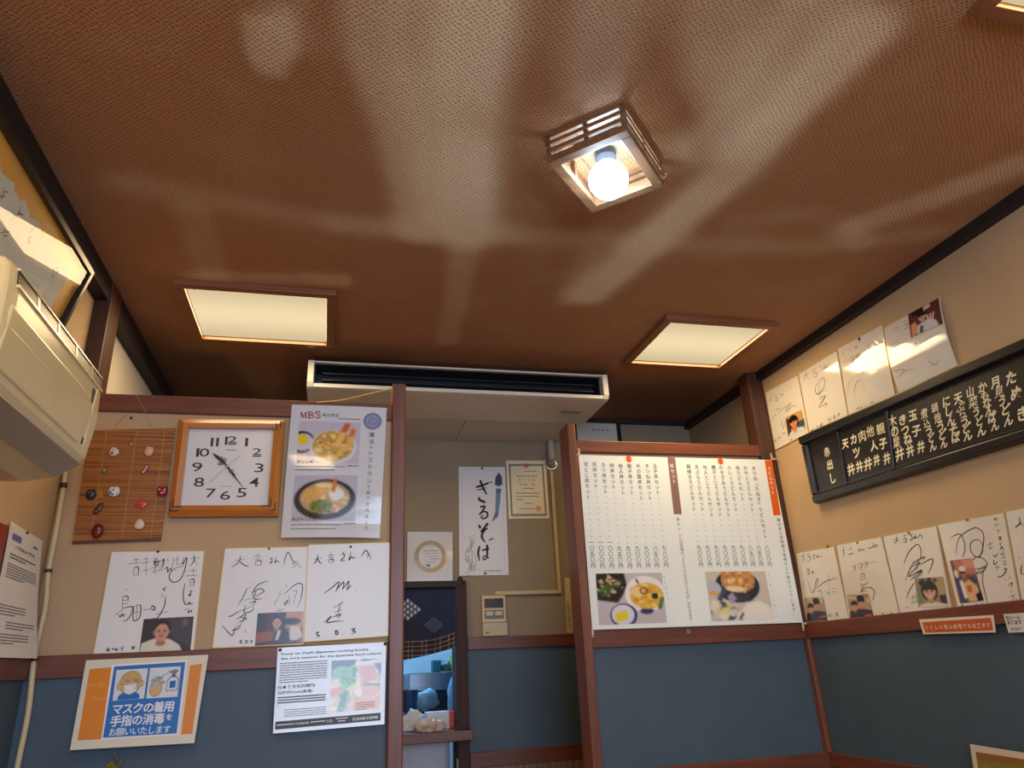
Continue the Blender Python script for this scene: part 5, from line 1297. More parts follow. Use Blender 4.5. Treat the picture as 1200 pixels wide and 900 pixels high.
for st in ([(385,285),(405,275)], [(395,270),(392,290)], [(396,285),(402,298)], [(412,268),(430,260)], [(420,258),(422,275)], [(435,260),(445,255)], [(450,248),(445,262),(458,252)], [(455,235),(460,240)], [(385,320),(410,300)], [(400,320),(440,290),(430,315),(460,280),(450,300),(475,278)], [(490,255),(515,230)], [(490,250),(500,262)], [(410,410),(440,370)], [(412,440),(418,390)], [(440,440),(448,400),(470,380)], [(480,430),(478,390)], [(445,500),(455,490),(450,502)], [(460,495),(468,488),(465,498)], [(480,488),(485,476)], [(500,478),(510,468),(504,480)], [(540,460),(545,450)]):
    s.zs(mb, st, .002, .0007)
s.put(mb, 'handwriting', mat('faded_ink'))
s.pin(458, 225, mat('pin_black', (30, 26, 26), .4), .005)
s = wcard([(1035.6, 384), (1100.4, 348.6), (1122, 429), (1053, 461.4)], z, 'glossy autograph board with a snapshot at its top corner, above the letter board', GU, bend=lambda u, v: .010*math.sin(math.pi*v))
mb = MB()
for st in ([(590,190),(620,175)], [(605,170),(598,195)], [(608,185),(625,195)], [(625,160),(650,150)], [(638,148),(640,165)], [(630,175),(650,165),(648,182),(632,186)], [(582,250),(622,230)], [(665,260),(690,240),(685,255),(710,240),(735,230)], [(600,350),(640,345),(610,380)], [(640,350),(680,340)], [(705,335),(712,340)], [(735,310),(755,325),(775,305)]):
    s.zs(mb, st, .0022, .0007)
s.put(mb, 'handwriting', mat('faded_ink'))
s.zphoto(pic_group(), [(648, 128), (766, 64), (793, 165), (668, 220)], h=.0011)

# black lettered board
z = (870, 330, 3.3333)
def letter_board():
    top0, bot0 = (939, 512), (955.5, 590.4)
    tl, bl = onX(top0, XR-.02), onX(bot0, XR-.02)
    tr, br_ = onX((1200, 397.5), XR-.02), onX((1200, 517.5), XR-.02)
    # straighten: one tilted rectangle that runs on past the photo's edge
    yl = (tl[1]+bl[1])/2; zt = tl[2]+(tl[2]-tr[2])*0; 
    pt = lambda p: np.array([p[0], p[1], p[2]])
    ext = 1.22
    trx, brx = pt(tl)+(pt(tr)-pt(tl))*ext, pt(bl)+(pt(br_)-pt(bl))*ext
    s = Sheet('letter_board', ('X', XR-.020), [top0, (1200, 397.5), (1200, 517.5), bot0], .002, mat('board_black', (22, 21, 24), .35), 'long black board with white brush lettered dishes in a thick black frame', 'menu board', zoom=z)
    # widen the base to its full length
    bpy.data.objects.remove(s.o)
    s.c = [pt(tl), trx, brx, pt(bl)]
    s.W = np.linalg.norm(trx-tl); s.H = np.linalg.norm(bl-tl)
    mb = MB(); mb.hexa([s.P(0, 0, -.018), s.P(0, 1, -.018), s.P(1, 1, -.018), s.P(1, 0, -.018)][::-1], [s.P(0, 0, 0), s.P(0, 1, 0), s.P(1, 1, 0), s.P(1, 0, 0)][::-1])
    s.o = mb.build('letter_board', MATS['board_black']); tag(s.o, 'long black board with white brush lettered dishes in a thick black frame', 'menu board')
    mf = mat('board_frame_black', (30, 30, 32), .3, bump=.1, bscale=80)
    fu, fv, fb = .032/s.W, .14, .125
    def bar(nm, u0, v0, u1, v1, hh, chamfer=.006):
        mb = MB(); cu, cv = chamfer/s.W, chamfer/s.H
        mb.hexa([s.P(u0, v0, 0), s.P(u1, v0, 0), s.P(u1, v1, 0), s.P(u0, v1, 0)], [s.P(u0+cu, v0+cv, hh), s.P(u1-cu, v0+cv, hh), s.P(u1-cu, v1-cv, hh), s.P(u0+cu, v1-cv, hh)])
        return mb.build(nm, mf, s.o, bevel=.002)
    bar('frame_top', 0, 0, 1, fv, .022); bar('frame_bottom', 0, 1-fb, 1, 1, .014); bar('frame_end', 0, fv*.96, fu, 1-fb*.9, .014); bar('frame_end', 1-fu, fv*.96, 1, 1-fb*.9, .014)
    ml = mat('board_lip', (70, 66, 62), .25)
    mb = MB(); s.rect(mb, fu, 1-fb-.022, 1-fu, 1-fb-.010, .005, d=1); s.put(mb, 'inner_lip', ml)
    mb = MB(); s.rect(mb, fu+.002, fv+.02, fu+.0045, 1-fb-.03, .006); s.put(mb, 'blue_edge_strip', mat('strip_blue', (64, 78, 110), .3))
    for x0, x1 in ((388, 392), (578, 582)):
        u = (s.uvpx(z[0]+(x0-8)/z[2], z[1]+(640 if x0 < 500 else 560)/z[2])[0]+s.uvpx(z[0]+(x1+8)/z[2], z[1]+(730 if x0 < 500 else 690)/z[2])[0])/2
        bar('divider', u-.005, fv-.01, u+.005, 1-fb, .007, .002)
    cols = [('赤出し', [(331,665),(342,715),(352,768)]), ('天丼', [(402,632),(425,733)]), ('カツ丼', [(435,615),(446,668),(458,722)]), ('肉丼', [(468,603),(491,712)]), ('他人丼', [(500,585),(514,640),(525,697)]), ('親子丼', [(540,575),(550,632),(565,690)]),
            ('木の葉丼', [(587,545),(595,585),(602,628),(615,673)]), ('きつね丼', [(626,540),(636,580),(646,615),(656,660)]), ('玉子丼', [(666,522),(680,582),(698,645)]), ('煮込うどん', [(711,515),(720,552),(729,582),(737,610),(745,643)]), ('鍋焼うどん', [(752,492),(763,532),(774,565),(781,597),(788,630)]),
            ('にしんそば', [(797,468),(805,505),(815,540),(825,575),(833,608)]), ('天ぷらうどん', [(843,455),(852,490),(860,515),(868,545),(875,572),(882,600)]), ('山菜うどん', [(890,430),(902,470),(914,508),(925,545),(935,582)]), ('かもなんばん', [(938,412),(948,445),(956,475),(967,502),(975,530),(988,562)]),
            ('月見うどん', [(990,392),(1003,430),(1015,465),(1028,500),(1041,540)]), ('たぬき', [(1050,375),(1071,435),(1094,515)])]
    mb = MB(); rr = random.Random(4)
    for t_, pts in cols:
        for ch, p_ in zip(t_.replace('丼', '井'), pts):
            u, v = s.q(*p_); big = 1.15 if len(t_) <= 4 else .95
            s.char(mb, ch, u, v, .038*big*rr.uniform(.92, 1.1), .0006, (.03 if ch in 'うどんきつねかもなばめたぬにしそ天玉子井人カツ山月出の' else .010), 0, rr.uniform(-.06, .06), rr.uniform(.9, 1.05), rr.uniform(-.05, .12))
    # the lettering goes on to the board's far end
    u0, _ = s.q(1071, 435); v0 = s.q(1050, 375)[1]; v1 = s.q(1041, 540)[1]
    for k, t_ in enumerate(('きつね',)):
        for i, ch in enumerate(t_): s.char(mb, ch, u0+.075*(k+1), .30+.42*i/(len(t_)-1), .040, .0006, .018, 0, -math.pi/2 if ch == 'ー' else rr.uniform(-.05, .05))
    s.put(mb, 'brush_lettering', mat('board_white', (232, 222, 190), .5))
    mb = MB()
    for a, b_ in zip(cols[6:], cols[7:]):
        xa = (a[1][0][0]+b_[1][0][0])/2; ya = (a[1][0][1]+b_[1][0][1])/2
        u, v = s.q(xa, ya); s.rect(mb, u-.0008, fv+.03, u+.0008, 1-fb-.04, .0004)
    s.put(mb, 'strip_joints', mat('joint_grey', (74, 70, 80), .3))
letter_board()

# lower row
z = (920, 580, 4.286); z5 = (930, 620, 7.5)
s = wcard([(932.8, 648), (977, 640), (995.5, 727), (944, 728)], z5, 'autograph board beside the set menu corner, with a small snapshot of two people', GLW)
mb = MB(); w = .0024
for st in ([(62,240),(110,225)], [(85,215),(85,260),(75,300)], [(88,250),(115,290)], [(115,225),(150,215)], [(130,210),(132,240)], [(120,250),(145,240),(145,275),(122,280)], [(165,235),(195,225)], [(180,215),(185,255),(172,265)], [(210,215),(205,250),(220,240),(225,252)], [(225,245),(250,240)],
           [(115,345),(122,410)], [(115,345),(140,355),(125,375),(145,390),(122,408)], [(155,380),(175,370),(165,390),(185,385)], [(310,375),(318,380)], [(325,345),(335,352)],
           [(95,440),(90,530)], [(120,440),(165,560),(200,450),(215,440),(210,480),(180,550)], [(205,520),(280,460),(385,430)], [(305,400),(320,580)], [(210,550),(240,540),(250,560),(240,585)], [(275,545),(285,580)], [(290,550),(310,560),(300,580)], [(340,525),(370,520)], [(340,555),(378,548)],
           [(318,740),(310,765),(335,760)], [(330,742),(332,775)], [(345,765),(348,768)], [(365,735),(362,768)], [(375,735),(388,742),(378,752),(390,760),(376,768)]):
    s.zs(mb, st, w, .0007)
s.put(mb, 'handwriting', M_INK); s.zphoto(pic_pair(41), [(95, 605), (262, 592), (300, 800), (120, 808)], h=.0011); s.pin(300, 150, mat('pin_olive', (120, 100, 56), .4), .006)
s = wcard([(980, 638.7), (1032.7, 628.7), (1055.3, 724), (995.3, 726.7)], z5, 'autograph board with snapshot of two people in dark tops, second from the set menu', GLW)
mb = MB()
for st in ([(420,190),(455,180)], [(440,155),(440,200),(435,250)], [(442,200),(470,240)], [(485,180),(515,165)], [(500,150),(500,185)], [(492,210),(490,225),(510,215),(535,212)], [(565,190),(580,175),(572,205)], [(590,170),(600,190),(615,175),(630,190)], [(650,170),(690,160),(725,130)], [(690,115),(720,160),(735,135),(735,150)],
           [(515,330),(550,315)], [(530,320),(545,340),(520,372)], [(545,330),(550,335)], [(570,315),(600,300),(600,330),(580,360)], [(575,330),(590,340)], [(620,290),(650,280)], [(615,310),(655,295),(640,325),(625,340)], [(675,298),(725,282)],
           [(590,400),(588,440)], [(590,400),(622,392),(630,440)], [(592,420),(625,415)], [(588,445),(630,438)], [(580,470),(600,490),(640,480),(658,448)], [(590,500),(610,520),(600,560)], [(585,560),(620,510),(640,555)], [(600,540),(640,545)], [(630,515),(680,515),(710,550),(700,610),(685,630)], [(725,770),(735,755),(745,770)], [(755,760),(768,768)], [(775,745),(790,740),(782,770)], [(815,770),(818,772)], [(838,742),(838,770)], [(850,745),(868,740),(855,770),(870,765)]):
    s.zs(mb, st, w, .0007)
s.put(mb, 'handwriting', M_INK); s.zphoto(pic_pair(43), [(470, 580), (658, 568), (712, 790), (500, 795)], h=.0011); s.pin(562, 120, mat('pin_olive'))
s = wcard([(1034.3, 628.3), (1097.2, 615.5), (1116.5, 720.5), (1055.8, 723.5)], z, 'autograph board with a snapshot of a grinning person with bushy hair, above the orange sign', GLW)
mb = MB(); w = .0028
for st in ([(540,225),(575,215)], [(560,205),(560,230),(545,245)], [(562,225),(580,240)], [(590,208),(610,200)], [(600,198),(602,215)], [(592,225),(608,220),(608,235),(592,238)], [(620,205),(645,195)], [(632,195),(640,220),(625,228)], [(655,195),(648,220),(660,210),(668,218)], [(670,215),(680,200),(695,222)],
           [(597,345),(620,290),(660,250),(680,265),(682,310),(665,345)], [(640,345),(700,310),(690,330)], [(650,330),(630,370),(605,430)], [(665,320),(660,400)], [(640,360),(680,340),(620,410),(690,375),(625,430)], [(680,350),(740,320),(735,360),(718,395)], [(660,390),(690,385),(650,420)], [(640,420),(690,400)], [(650,440),(625,480),(612,520)], [(640,500),(645,550)], [(655,495),(660,545)], [(630,520),(675,505)], [(630,545),(672,530)], [(620,560),(600,570)],
           [(690,585),(702,578),(698,592),(712,590)], [(720,580),(716,595),(728,590),(722,578)], [(735,580),(730,594),(742,590),(738,578)], [(750,578),(762,575),(755,598)], [(770,590),(774,590)], [(780,575),(790,578),(784,588),(778,596)], [(795,592),(797,592)], [(805,575),(792,580),(806,585),(802,596)]):
    s.zs(mb, st, w, .0007)
s.put(mb, 'handwriting', M_INK); s.zphoto(pic_grin(), [(652, 420), (795, 410), (820, 560), (672, 566)], h=.0011); s.pin(622, 190, mat('pin_olive'))
s = wcard([(1098.2, 614.6), (1176.4, 600), (1197.5, 717), (1125.5, 718.8)], z, 'autograph board with a tall snapshot of a cook and a big looping signature', GLW, bend=lambda u, v: .006*(1-u)*v)
mb = MB()
for st in ([(832,218),(860,200),(885,200),(905,250),(900,300),(890,310)], [(862,300),(865,250),(880,210),(920,180),(960,165),(995,190),(998,240),(985,300),(960,310),(935,280),(935,240),(960,225),(985,235),(995,280),(975,320)], [(940,330),(970,310),(1010,330),(1015,355),(980,370),(940,365)], [(950,400),(1000,380),(1015,350)], [(985,400),(1005,360)], [(1000,380),(995,430),(1010,500),(1025,550)], [(960,395),(1010,345)],
           [(1048,122),(1060,118),(1052,130)], [(1065,115),(1070,130)], [(1050,150),(1075,145)], [(1055,160),(1072,155)], [(1062,180),(1085,175)], [(1070,175),(1075,195)], [(1068,215),(1085,210),(1078,225),(1090,222)], [(1075,245),(1090,242)], [(1082,240),(1085,260)], [(1080,275),(1092,260),(1098,280)], [(1080,300),(1105,295)], [(1088,285),(1092,315)], [(1098,285),(1102,312)], [(1085,318),(1110,312)], [(1092,335),(1112,330)], [(1095,350),(1118,345)], [(1105,330),(1105,360)], [(1098,375),(1115,370),(1100,395)], [(1108,385),(1125,392)], [(1075,415),(1100,400),(1112,375)], [(1105,420),(1115,435)], [(1122,420),(1135,410)], [(1120,450),(1130,460)], [(1128,450),(1142,440),(1138,468)], [(1135,490),(1145,480)], [(1130,510),(1160,500)], [(1145,500),(1150,535)], [(1140,530),(1180,540)], [(1155,515),(1170,530)],
           [(1015,255),(1045,240)], [(1028,235),(1035,275)], [(1025,270),(1050,262)], [(1045,300),(1058,310),(1070,290)], [(1050,325),(1052,350),(1070,335)], [(1075,330),(1082,325)], [(1055,365),(1080,360)], [(1070,355),(1065,385)], [(1068,400),(1075,415)],
           [(890,560),(900,552),(896,570),(908,566)], [(912,560),(908,570),(920,566),(915,556)], [(925,552),(924,570)], [(930,555),(928,568),(942,560)], [(960,552),(972,548),(960,558),(968,568)], [(990,550),(998,545),(990,558),(1000,566),(990,568)]):
    s.zs(mb, st, .0026, .0007)
s.put(mb, 'handwriting', M_INK); s.zphoto(pic_kitchen(), [(832, 330), (940, 318), (1003, 530), (888, 545)], h=.0011); s.pin(917, 125, mat('pin_olive'))
s = wcard([(1177.5, 599), (1262, 583), (1284, 714), (1199.5, 716.7)], z, 'autograph board cut off by the edge of the photo, past the tall snapshot', GLW)
mb = MB()
for st in ([(1155,160),(1195,140)], [(1175,110),(1180,140),(1160,165)], [(1180,140),(1205,160)], [(1172,310),(1180,322)], [(1190,350),(1185,390),(1200,400)], [(1240,300),(1300,340),(1250,420),(1310,440)]):
    s.zs(mb, st, .003, .0007)
s.put(mb, 'handwriting', M_INK)

# little signs on the dado rail
s = Sheet('small_sign', ('X', XR-.016), [(1076.8, 725.8), (1163.8, 720.7), (1166.6, 741), (1082.1, 743.3)], .0015, mat('sign_cream', (226, 216, 196), .4), 'small orange sign with white lettering on the dado rail', 'sign', zoom=z)
mb = MB(); q = s.q; s.poly(mb, [q(688,640), q(1034,617), q(1046,680), q(706,692)], .0005); sp = s.put(mb, 'orange_field', mat('sign_orange', (196, 92, 46), .4))
mb = MB(); t_ = 'うどんの麺は細麺でも出来ます'
for i, ch in enumerate(t_):
    f = i/(len(t_)-1); u, v = q(712+(1022-712)*f, 667-14*f); s.char(mb, ch, u, v, .0155, .0009, .012)
mb.build('lettering', mat('sign_letters', (240, 214, 190), .5), sp)
s = Sheet('small_sign', ('X', XR-.016), [(1175.5, 719.7), (1213, 717.4), (1219, 739.8), (1181.8, 741.5)], .0015, mat('sign_grey', (214, 212, 206), .4), 'small white drinks sign with black lettering on the dado rail', 'sign', zoom=z)
mb = MB()
for t_, x0, y0, x1, sz in (('生ビール', 1118, 618, 1172, .0135), ('あります', 1124, 642, 1180, .0135), ('¥350-', 1140, 674, 1186, .012)):
    for i, ch in enumerate(t_):
        f = i/(len(t_)-1); u, v = s.q(x0+(x1-x0)*f, y0-3*f); s.char(mb, ch, u, v, sz, .0005, .008)
s.put(mb, 'lettering', M_INK)
s = Sheet('menu_card', ('X', XR-.018), [(1136.5, 872), (1226, 886.5), (1250, 985), (1152, 975)], .002, mat('card_cream', (222, 208, 182), .35), 'cream bordered card with green picture, leaning low on the wall at the photo corner', 'card', zoom=(1120, 850, 15.0))
p = Pic(50, 50, (140, 130, 60), 51); p.poly([(0, 0), (1, 0), (1, .12), (.5, .1), (0, .1)], (150, 104, 52), .04).poly([(.55, .1), (1, .1), (1, 1), (.6, 1)], (136, 136, 50), .1); p.blobs(20, (0, .15, .6, 1), .08, [(110, 104, 44), (156, 144, 70), (90, 90, 36)])
s.photo(p, [(.07, .08), (.95, .08), (.95, .95), (.07, .95)], name='green_picture', h=.0006)

# ================================================================ back wall: posters, controls, pipes
YW = YB-.004
z = (530, 535, 6.0)
s = Sheet('brush_poster', ('Y', YW), zfit(z, [(45, 72), (370, 75), (397, 833), (50, 838)]), .0012, mat('poster_white', (220, 220, 224), .4), 'tall white poster with four large black brush characters and a blue wind bell', 'poster', zoom=z)
BR = [ # broad brush strokes of the four characters, with widths
 ([(166,216),(200,206),(250,188)], 13, [.8,1,.8]), ([(172,236),(205,230),(240,218)], 8, [.6,.8,.5]), ([(196,166),(210,205),(226,238),(243,268)], 13, [1,.9,.9,.5]), ([(250,180),(256,192)], 10, [1,.6]), ([(268,176),(276,188)], 10, [1,.6]), ([(188,285),(192,305),(215,315),(232,325)], 14, [.8,1,1,.8]),
 ([(195,355),(225,350),(232,358)], 12, [.8,1,.8]), ([(230,358),(210,385),(188,412)], 11, [1,.8,.6]), ([(190,408),(220,388),(245,395),(246,420),(225,436),(205,432),(205,418),(222,416)], 10, [.6,.8,1,1,.9,.7,.5,.5]),
 ([(186,480),(198,505)], 14, [.7,1]), ([(250,468),(235,490),(205,520)], 13, [1,1,.6]), ([(195,530),(225,515),(250,505)], 12, [.6,.9,.6]), ([(232,512),(212,540),(210,570),(232,605)], 13, [.8,1,1,.4]), ([(262,580),(268,592)], 10, [1,.6]), ([(278,572),(284,585)], 10, [1,.6]),
 ([(192,630),(182,680),(192,735)], 12, [.8,1,.4]), ([(208,660),(240,652),(262,645)], 10, [.7,1,.6]), ([(245,620),(246,680),(243,715)], 12, [1,.9,.6]), ([(243,715),(222,725),(215,708),(235,700),(262,715)], 9, [.8,.9,.6,.8,.5])]
mb = MB()
for pts, wz, wd in BR: s.stroke(mb, [s.q(*p_) for p_ in pts], wz/6.0*YB/837*1.4, .0006, widths=wd)
s.put(mb, 'brush_lettering', mat('brush_black', (28, 28, 32), .5))
mb = MB()
for a in (((65,92),(345,92)), ((360,110),(368,800))): s.stroke(mb, [s.q(*a[0]), s.q(*a[1])], .0012, .0005, smooth=False, taper=(1, 1))
s.zs(mb, [(66,92),(68,400),(72,780)], .001, .0005); s.put(mb, 'border_line', mat('line_blue', (150, 160, 190), .5))
p = Pic(26, 70, (220, 220, 224), 61)
p.poly([(.48, .0), (.6, .0), (.64, .04), (.5, .05)], (30, 36, 50), .03).ell(.55, .16, .36, .13, (40, 50, 66), .1).poly([(.2, .16), (.9, .16), (.98, .255), (.12, .255)], (44, 54, 72), .03).poly([(.2, .29), (.85, .29), (.85, .33), (.25, .33)], (206, 214, 226), .02)
p.poly([(.3, .34), (.84, .34), (.8, .6), (.62, .9), (.0, 1), (.32, .8)], (92, 130, 170), .03).poly([(.3, .34), (.84, .34), (.83, .42), (.3, .42)], (62, 92, 132), .03).poly([(.36, .82), (.7, .78), (.6, .9), (.04, 1)], (66, 110, 150), .03)
s.zphoto(p, [(292, 112), (358, 112), (345, 458), (278, 458)], name='wind_bell_print', h=.0005, m=attr_mat('matt_print', .5))
mb = MB(); rr = random.Random(9)
for k in range(16):
    f = k/15; cx, cy = 128+22*math.sin(f*9), 815-235*f+rr.uniform(-8, 8); r = 30*(1-.45*f); a0 = rr.uniform(0, 3)
    s.zs(mb, [(cx+r*math.cos(a0+t)*(.5+.5*math.sin(t)), cy+r*.8*math.sin(a0+t)) for t in np.linspace(0, 3.4, 6)], .0022, .0005)
    s.zs(mb, [(cx-r*.7, cy+8), (cx, cy-6), (cx+r*.6, cy-18)], .0016, .0005)
for pts in ([(130,810),(140,700),(120,560)], [(150,820),(168,720),(130,650)], [(90,580),(82,555)], [(140,570),(152,545)], [(178,800),(200,803)]): s.zs(mb, pts, .0024, .0005)
s.put(mb, 'leaf_drawing', mat('leaf_green', (112, 156, 128), .5))
mb = MB(); s.zh(mb, '手打麺株式会社', (225, 797), (352, 810), .0005); s.put(mb, 'small_lettering', M_GREY)
s.pin(210, 83, r=.006); s.pin(231, 822, r=.006)

s = Sheet('certificate', ('Y', YW), zfit(z, [(378, 28), (655, 28), (683, 435), (397, 438)]), .0015, mat('certificate_cream', (226, 216, 186), .35), 'cream certificate with a grey ornamental border and red seal', 'certificate', zoom=z)
mb = MB(); B_ = [(.07, .07), (.93, .07), (.93, .95), (.07, .95)]
for i in range(4):
    a, b_ = B_[i], B_[(i+1) % 4]; n_ = 26
    for off, wd in ((0, .004), (.028, .003)):
        aa = [(p_[0]+(.5-p_[0])*off*2, p_[1]+(.5-p_[1])*off*2) for p_ in (a, b_)]
        s.stroke(mb, [aa[0], ((aa[0][0]+aa[1][0])/2, (aa[0][1]+aa[1][1])/2), aa[1]], wd, .0005, taper=(1, 1))
    for k in range(n_):
        f = (k+.5)/n_; u, v = a[0]+(b_[0]-a[0])*f, a[1]+(b_[1]-a[1])*f; u += (.5-u)*.028; v += (.5-v)*.028
        s.disc(mb, u, v, .0042, .0005, seg=6, r0=.0022)
s.put(mb, 'ornamental_border', mat('border_grey', (116, 116, 112), .5))
mb = MB(); u, v = s.q(520, 65); s.disc(mb, u, v, .012, .0008, r0=.006); s.disc(mb, u, v, .004, .0008); s.put(mb, 'red_crest', mat('crest_red', (196, 70, 60), .5))
mb = MB()
a = s.q(450, 132); b_ = s.q(600, 145); s.htext(mb, '優良食品衛生協会', a[0], a[1], b_[0], b_[1], .0005)
for i, ch in enumerate('終了の書'): u, v = s.q(476+33*i, 165); s.char(mb, ch, u, v, .014, .0005)
a = s.q(470, 190); b_ = s.q(585, 203); s.htext(mb, '大吉　殿', a[0], a[1], b_[0], b_[1], .0005)
for y, x0, x1, n_ in ((105, 505, 595, 1), (225, 495, 575, 1), (258, 445, 610, 3), (330, 505, 565, 1), (367, 470, 600, 1)):
    a = s.q(x0, y); b_ = s.q(x1, y); s.greek(mb, a[0], a[1], b_[0], n_, .055, .012, .0005, seed=y, last=.3 if n_ > 1 else 1)
s.put(mb, 'lettering', M_GREY)
mb = MB(); u, v = s.q(607, 365); s.rect(mb, u-.06, v-.04, u+.06, v+.04, .0007); s.put(mb, 'seal_stamp', mat('stamp_orange', (226, 150, 110), .5))

z = (470, 615, 12.0)
s = Sheet('seal_card', ('Y', YB-.012), zfit(z, [(90, 100), (725, 100), (725, 785), (80, 795)]), .004, mat('seal_card_white', (206, 206, 208), .12, coat=.3), 'white glossy card with a golden ring emblem, standing on the hatch frame', 'card', zoom=z)
p = Pic(60, 60, (206, 206, 208), 71)
p.ell(.5, .5, .47, .47, (186, 168, 120), .04).ell(.5, .5, .46, .46, (172, 160, 124), .04).poly([(.62, .98), (1, .6), (.86, .55), (.6, .8)], (196, 160, 90), .05, .8).poly([(.02, .62), (.3, .95), (.4, .85), (.14, .6)], (206, 176, 150), .05, .8).ell(.5, .5, .335, .335, (214, 214, 216), .05)
for k in range(40):
    a = 2*math.pi*k/40; p.line([(.5+.37*math.cos(a), .5+.37*math.sin(a)), (.5+.43*math.cos(a+.05), .5+.43*math.sin(a+.05))], .008, (128, 116, 84), k=.7)
for y, x0, x1 in ((.22, .42, .6), (.33, .3, .72), (.41, .34, .76), (.49, .36, .74), (.57, .5, .78), (.66, .4, .66)): p.line([(x0, y), (x1, y)], .010, (130, 130, 140), k=.8)
p.ell(.44, .76, .06, .035, (90, 92, 120), .4)
s.zphoto(p, [(168, 205), (652, 205), (652, 690), (168, 690)], name='ring_emblem', h=.0006, m=attr_mat('photo_gloss'))

# air conditioner control
def control():
    a, b_ = onY((564.4, 698.2), YB-.014), onY((593.3, 729), YB-.014); e = empty('wall_control', tuple((a+b_)/2)); tag(e, 'cream wall control panel with a dark display window', 'control panel')
    mc = mat('control_cream', (206, 188, 140), .4)
    MB().box(a[0], b_[0], YB-.016, YB-.0005, b_[2], a[2]).build('housing', mc, e, bevel=.003)
    MB().box(a[0]+.012, b_[0]-.012, YB-.018, YB-.0155, a[2]-.058, a[2]-.014).build('display', mat('display_dark', (62, 62, 66), .15), e, bevel=.001)
    w_ = MB(); w_.box(a[0]+.012, b_[0]-.012, YB-.018, YB-.0155, a[2]-.108, a[2]-.068); kp = w_.build('key_panel', mat('key_panel_grey', (110, 104, 94), .4), e, bevel=.001)
    for i in range(2): MB().box(a[0]+.018+i*.045, a[0]+.054+i*.045, YB-.020, YB-.0178, a[2]-.094, a[2]-.074).build('key', mat('key_cream', (196, 190, 160), .4), kp, bevel=.001)
    c, d = onY((565.6, 730.3), YB-.018), onY((595, 744.8), YB-.018)
    MB().box(c[0], d[0], YB-.020, YB-.0005, d[2], c[2]).build('lower_box', mat('lower_box_cream', (196, 182, 146), .45), e, bevel=.003)
    MB().box(c[0]+.012, c[0]+.028, YB-.0205, YB-.0195, d[2]+.012, d[2]+.02).build('mark', mat('mark_grey', (110, 104, 90), .5), e)
control()
mb = MB(); p1, p2, p3 = onY((648, 552), YB-.008), onY((655.5, 693.5), YB-.008), onY((580, 695.5), YB-.008)
mb.box(p2[0]-.009, p2[0]+.009, YB-.015, YB-.0005, p2[2]-.009, p1[2]); mb.box(p3[0], p2[0]+.009, YB-.0145, YB-.0005, p2[2]-.009, p2[2]+.009)
tag(mb.build('cable_trunking', mat('trunking_cream', (198, 178, 130), .45), bevel=.002), 'cream cable trunking turning a corner on the back wall above the control panel', 'cable trunking')
def pipe():
    p0 = onY((647, 543), YB-.02); x, zc = p0[0], p0[2]
    e = empty('drain_pipe', (x, YB, zc)); tag(e, 'grey drain pipe dropping from the long air conditioner into a round wall flange', 'pipe')
    mb = MB(); pts = [(x-.012, YB-.055, 1.108), (x-.012, YB-.055, zc+.035), (x-.010, YB-.05, zc+.012), (x-.004, YB-.03, zc), (x, YB-.001, zc)]
    mb.tube([tuple(q_) for q_ in spline(pts)], .018, 14); mb.build('elbow', mat('pipe_grey', (164, 160, 156), .35), e, smooth=True)
    mb = MB(); mb.lathe((x, YB, zc), [(.036, -.0005), (.036, -.004), (.034, -.008), (.028, -.010), (.024, -.006)], 'Y', 24); mb.build('flange', mat('flange_chrome', (200, 200, 202), .2, .7), e, smooth=True)
pipe()
s = Sheet('narrow_sign', ('Y', YB-.004), zfit((560, 690, 8.571), [(868, -112), (922, -112), (955, 440), (895, 442)]), .002, mat('strip_cream', (206, 184, 142), .45), 'narrow cream strip with vertical lettering beside the second post', 'sign', zoom=(560, 690, 8.571))
mb = MB()
for i, ch in enumerate('お手洗いは奥です'):
    u, v = s.q(904+20*i/7, 145+228*i/7); s.char(mb, ch, u, v, .014, .0005, .008)
s.put(mb, 'lettering', M_INK)
# framed white paper high behind the set menu
def framed_paper():
    a, b_ = onY((674, 490), YB-.01), onY((721.5, 493.5), YB-.01); x0, x1, zt = a[0], b_[0], b_[2]; zb = zt-.30
    e = empty('framed_notice', ((x0+x1)/2, YB-.01, zb)); tag(e, 'white paper in a black frame on the back wall above the set menu', 'framed notice')
    mb = MB(); f = .02
    mb.box(x0, x1+f, YB-.022, YB-.001, zt, zt+f); mb.box(x0, x1+f, YB-.022, YB-.001, zb-f, zb); mb.box(x1, x1+f, YB-.022, YB-.001, zb, zt); mb.box(x0-f, x0, YB-.022, YB-.001, zb-f, zt+f)
    mb.build('frame', mat('frame_black'), e, bevel=.002)
    MB().box(x0, x1, YB-.008, YB-.002, zb, zt).build('paper', mat('notice_paper', (206, 202, 190), .4), e)
    mb = MB(); c = onY((703, 504), YB-.009)
    for k in range(4): mb.box(c[0]-.045+k*.028, c[0]-.03+k*.028, YB-.0088, YB-.0082, c[2]-.003, c[2]+.004)
    mb.build('printing', M_GREY, e)
framed_paper()

# ================================================================ kitchen hatch
HL, HR = .32, HX1
yj = YB-.03
trim(HX1-.02, HX1+.035, YB-.03, YB+.1, -1.14, .385, M_JAMB); trim(HX0-.03, HX1+.034, YB-.031, YB+.1, .362, .392, M_DARK)
mb = MB(); mb.box(HX0-.02, HX1+.045, YB-.075, YB+.16, -.305, -.262); tag(mb.build('hatch_shelf', wood('shelf_wood', (96, 60, 44), (126, 84, 64), 'X', .4), bevel=.004), 'brown wooden sill of the kitchen hatch, strewn with cloths', 'shelf')
mb = MB(); mb.ball(onY((539.5, 679), YB-.02), .012, 1.1, 1, 1.2, 12); mb.ball(onY((542.5, 683), YB-.034), .006, 1, 1, 1, 10)
tag(mb.build('hook_knob', mat('knob_black', (34, 30, 28), .4), smooth=True), 'small black knob on the top corner of the hatch frame', 'knob')
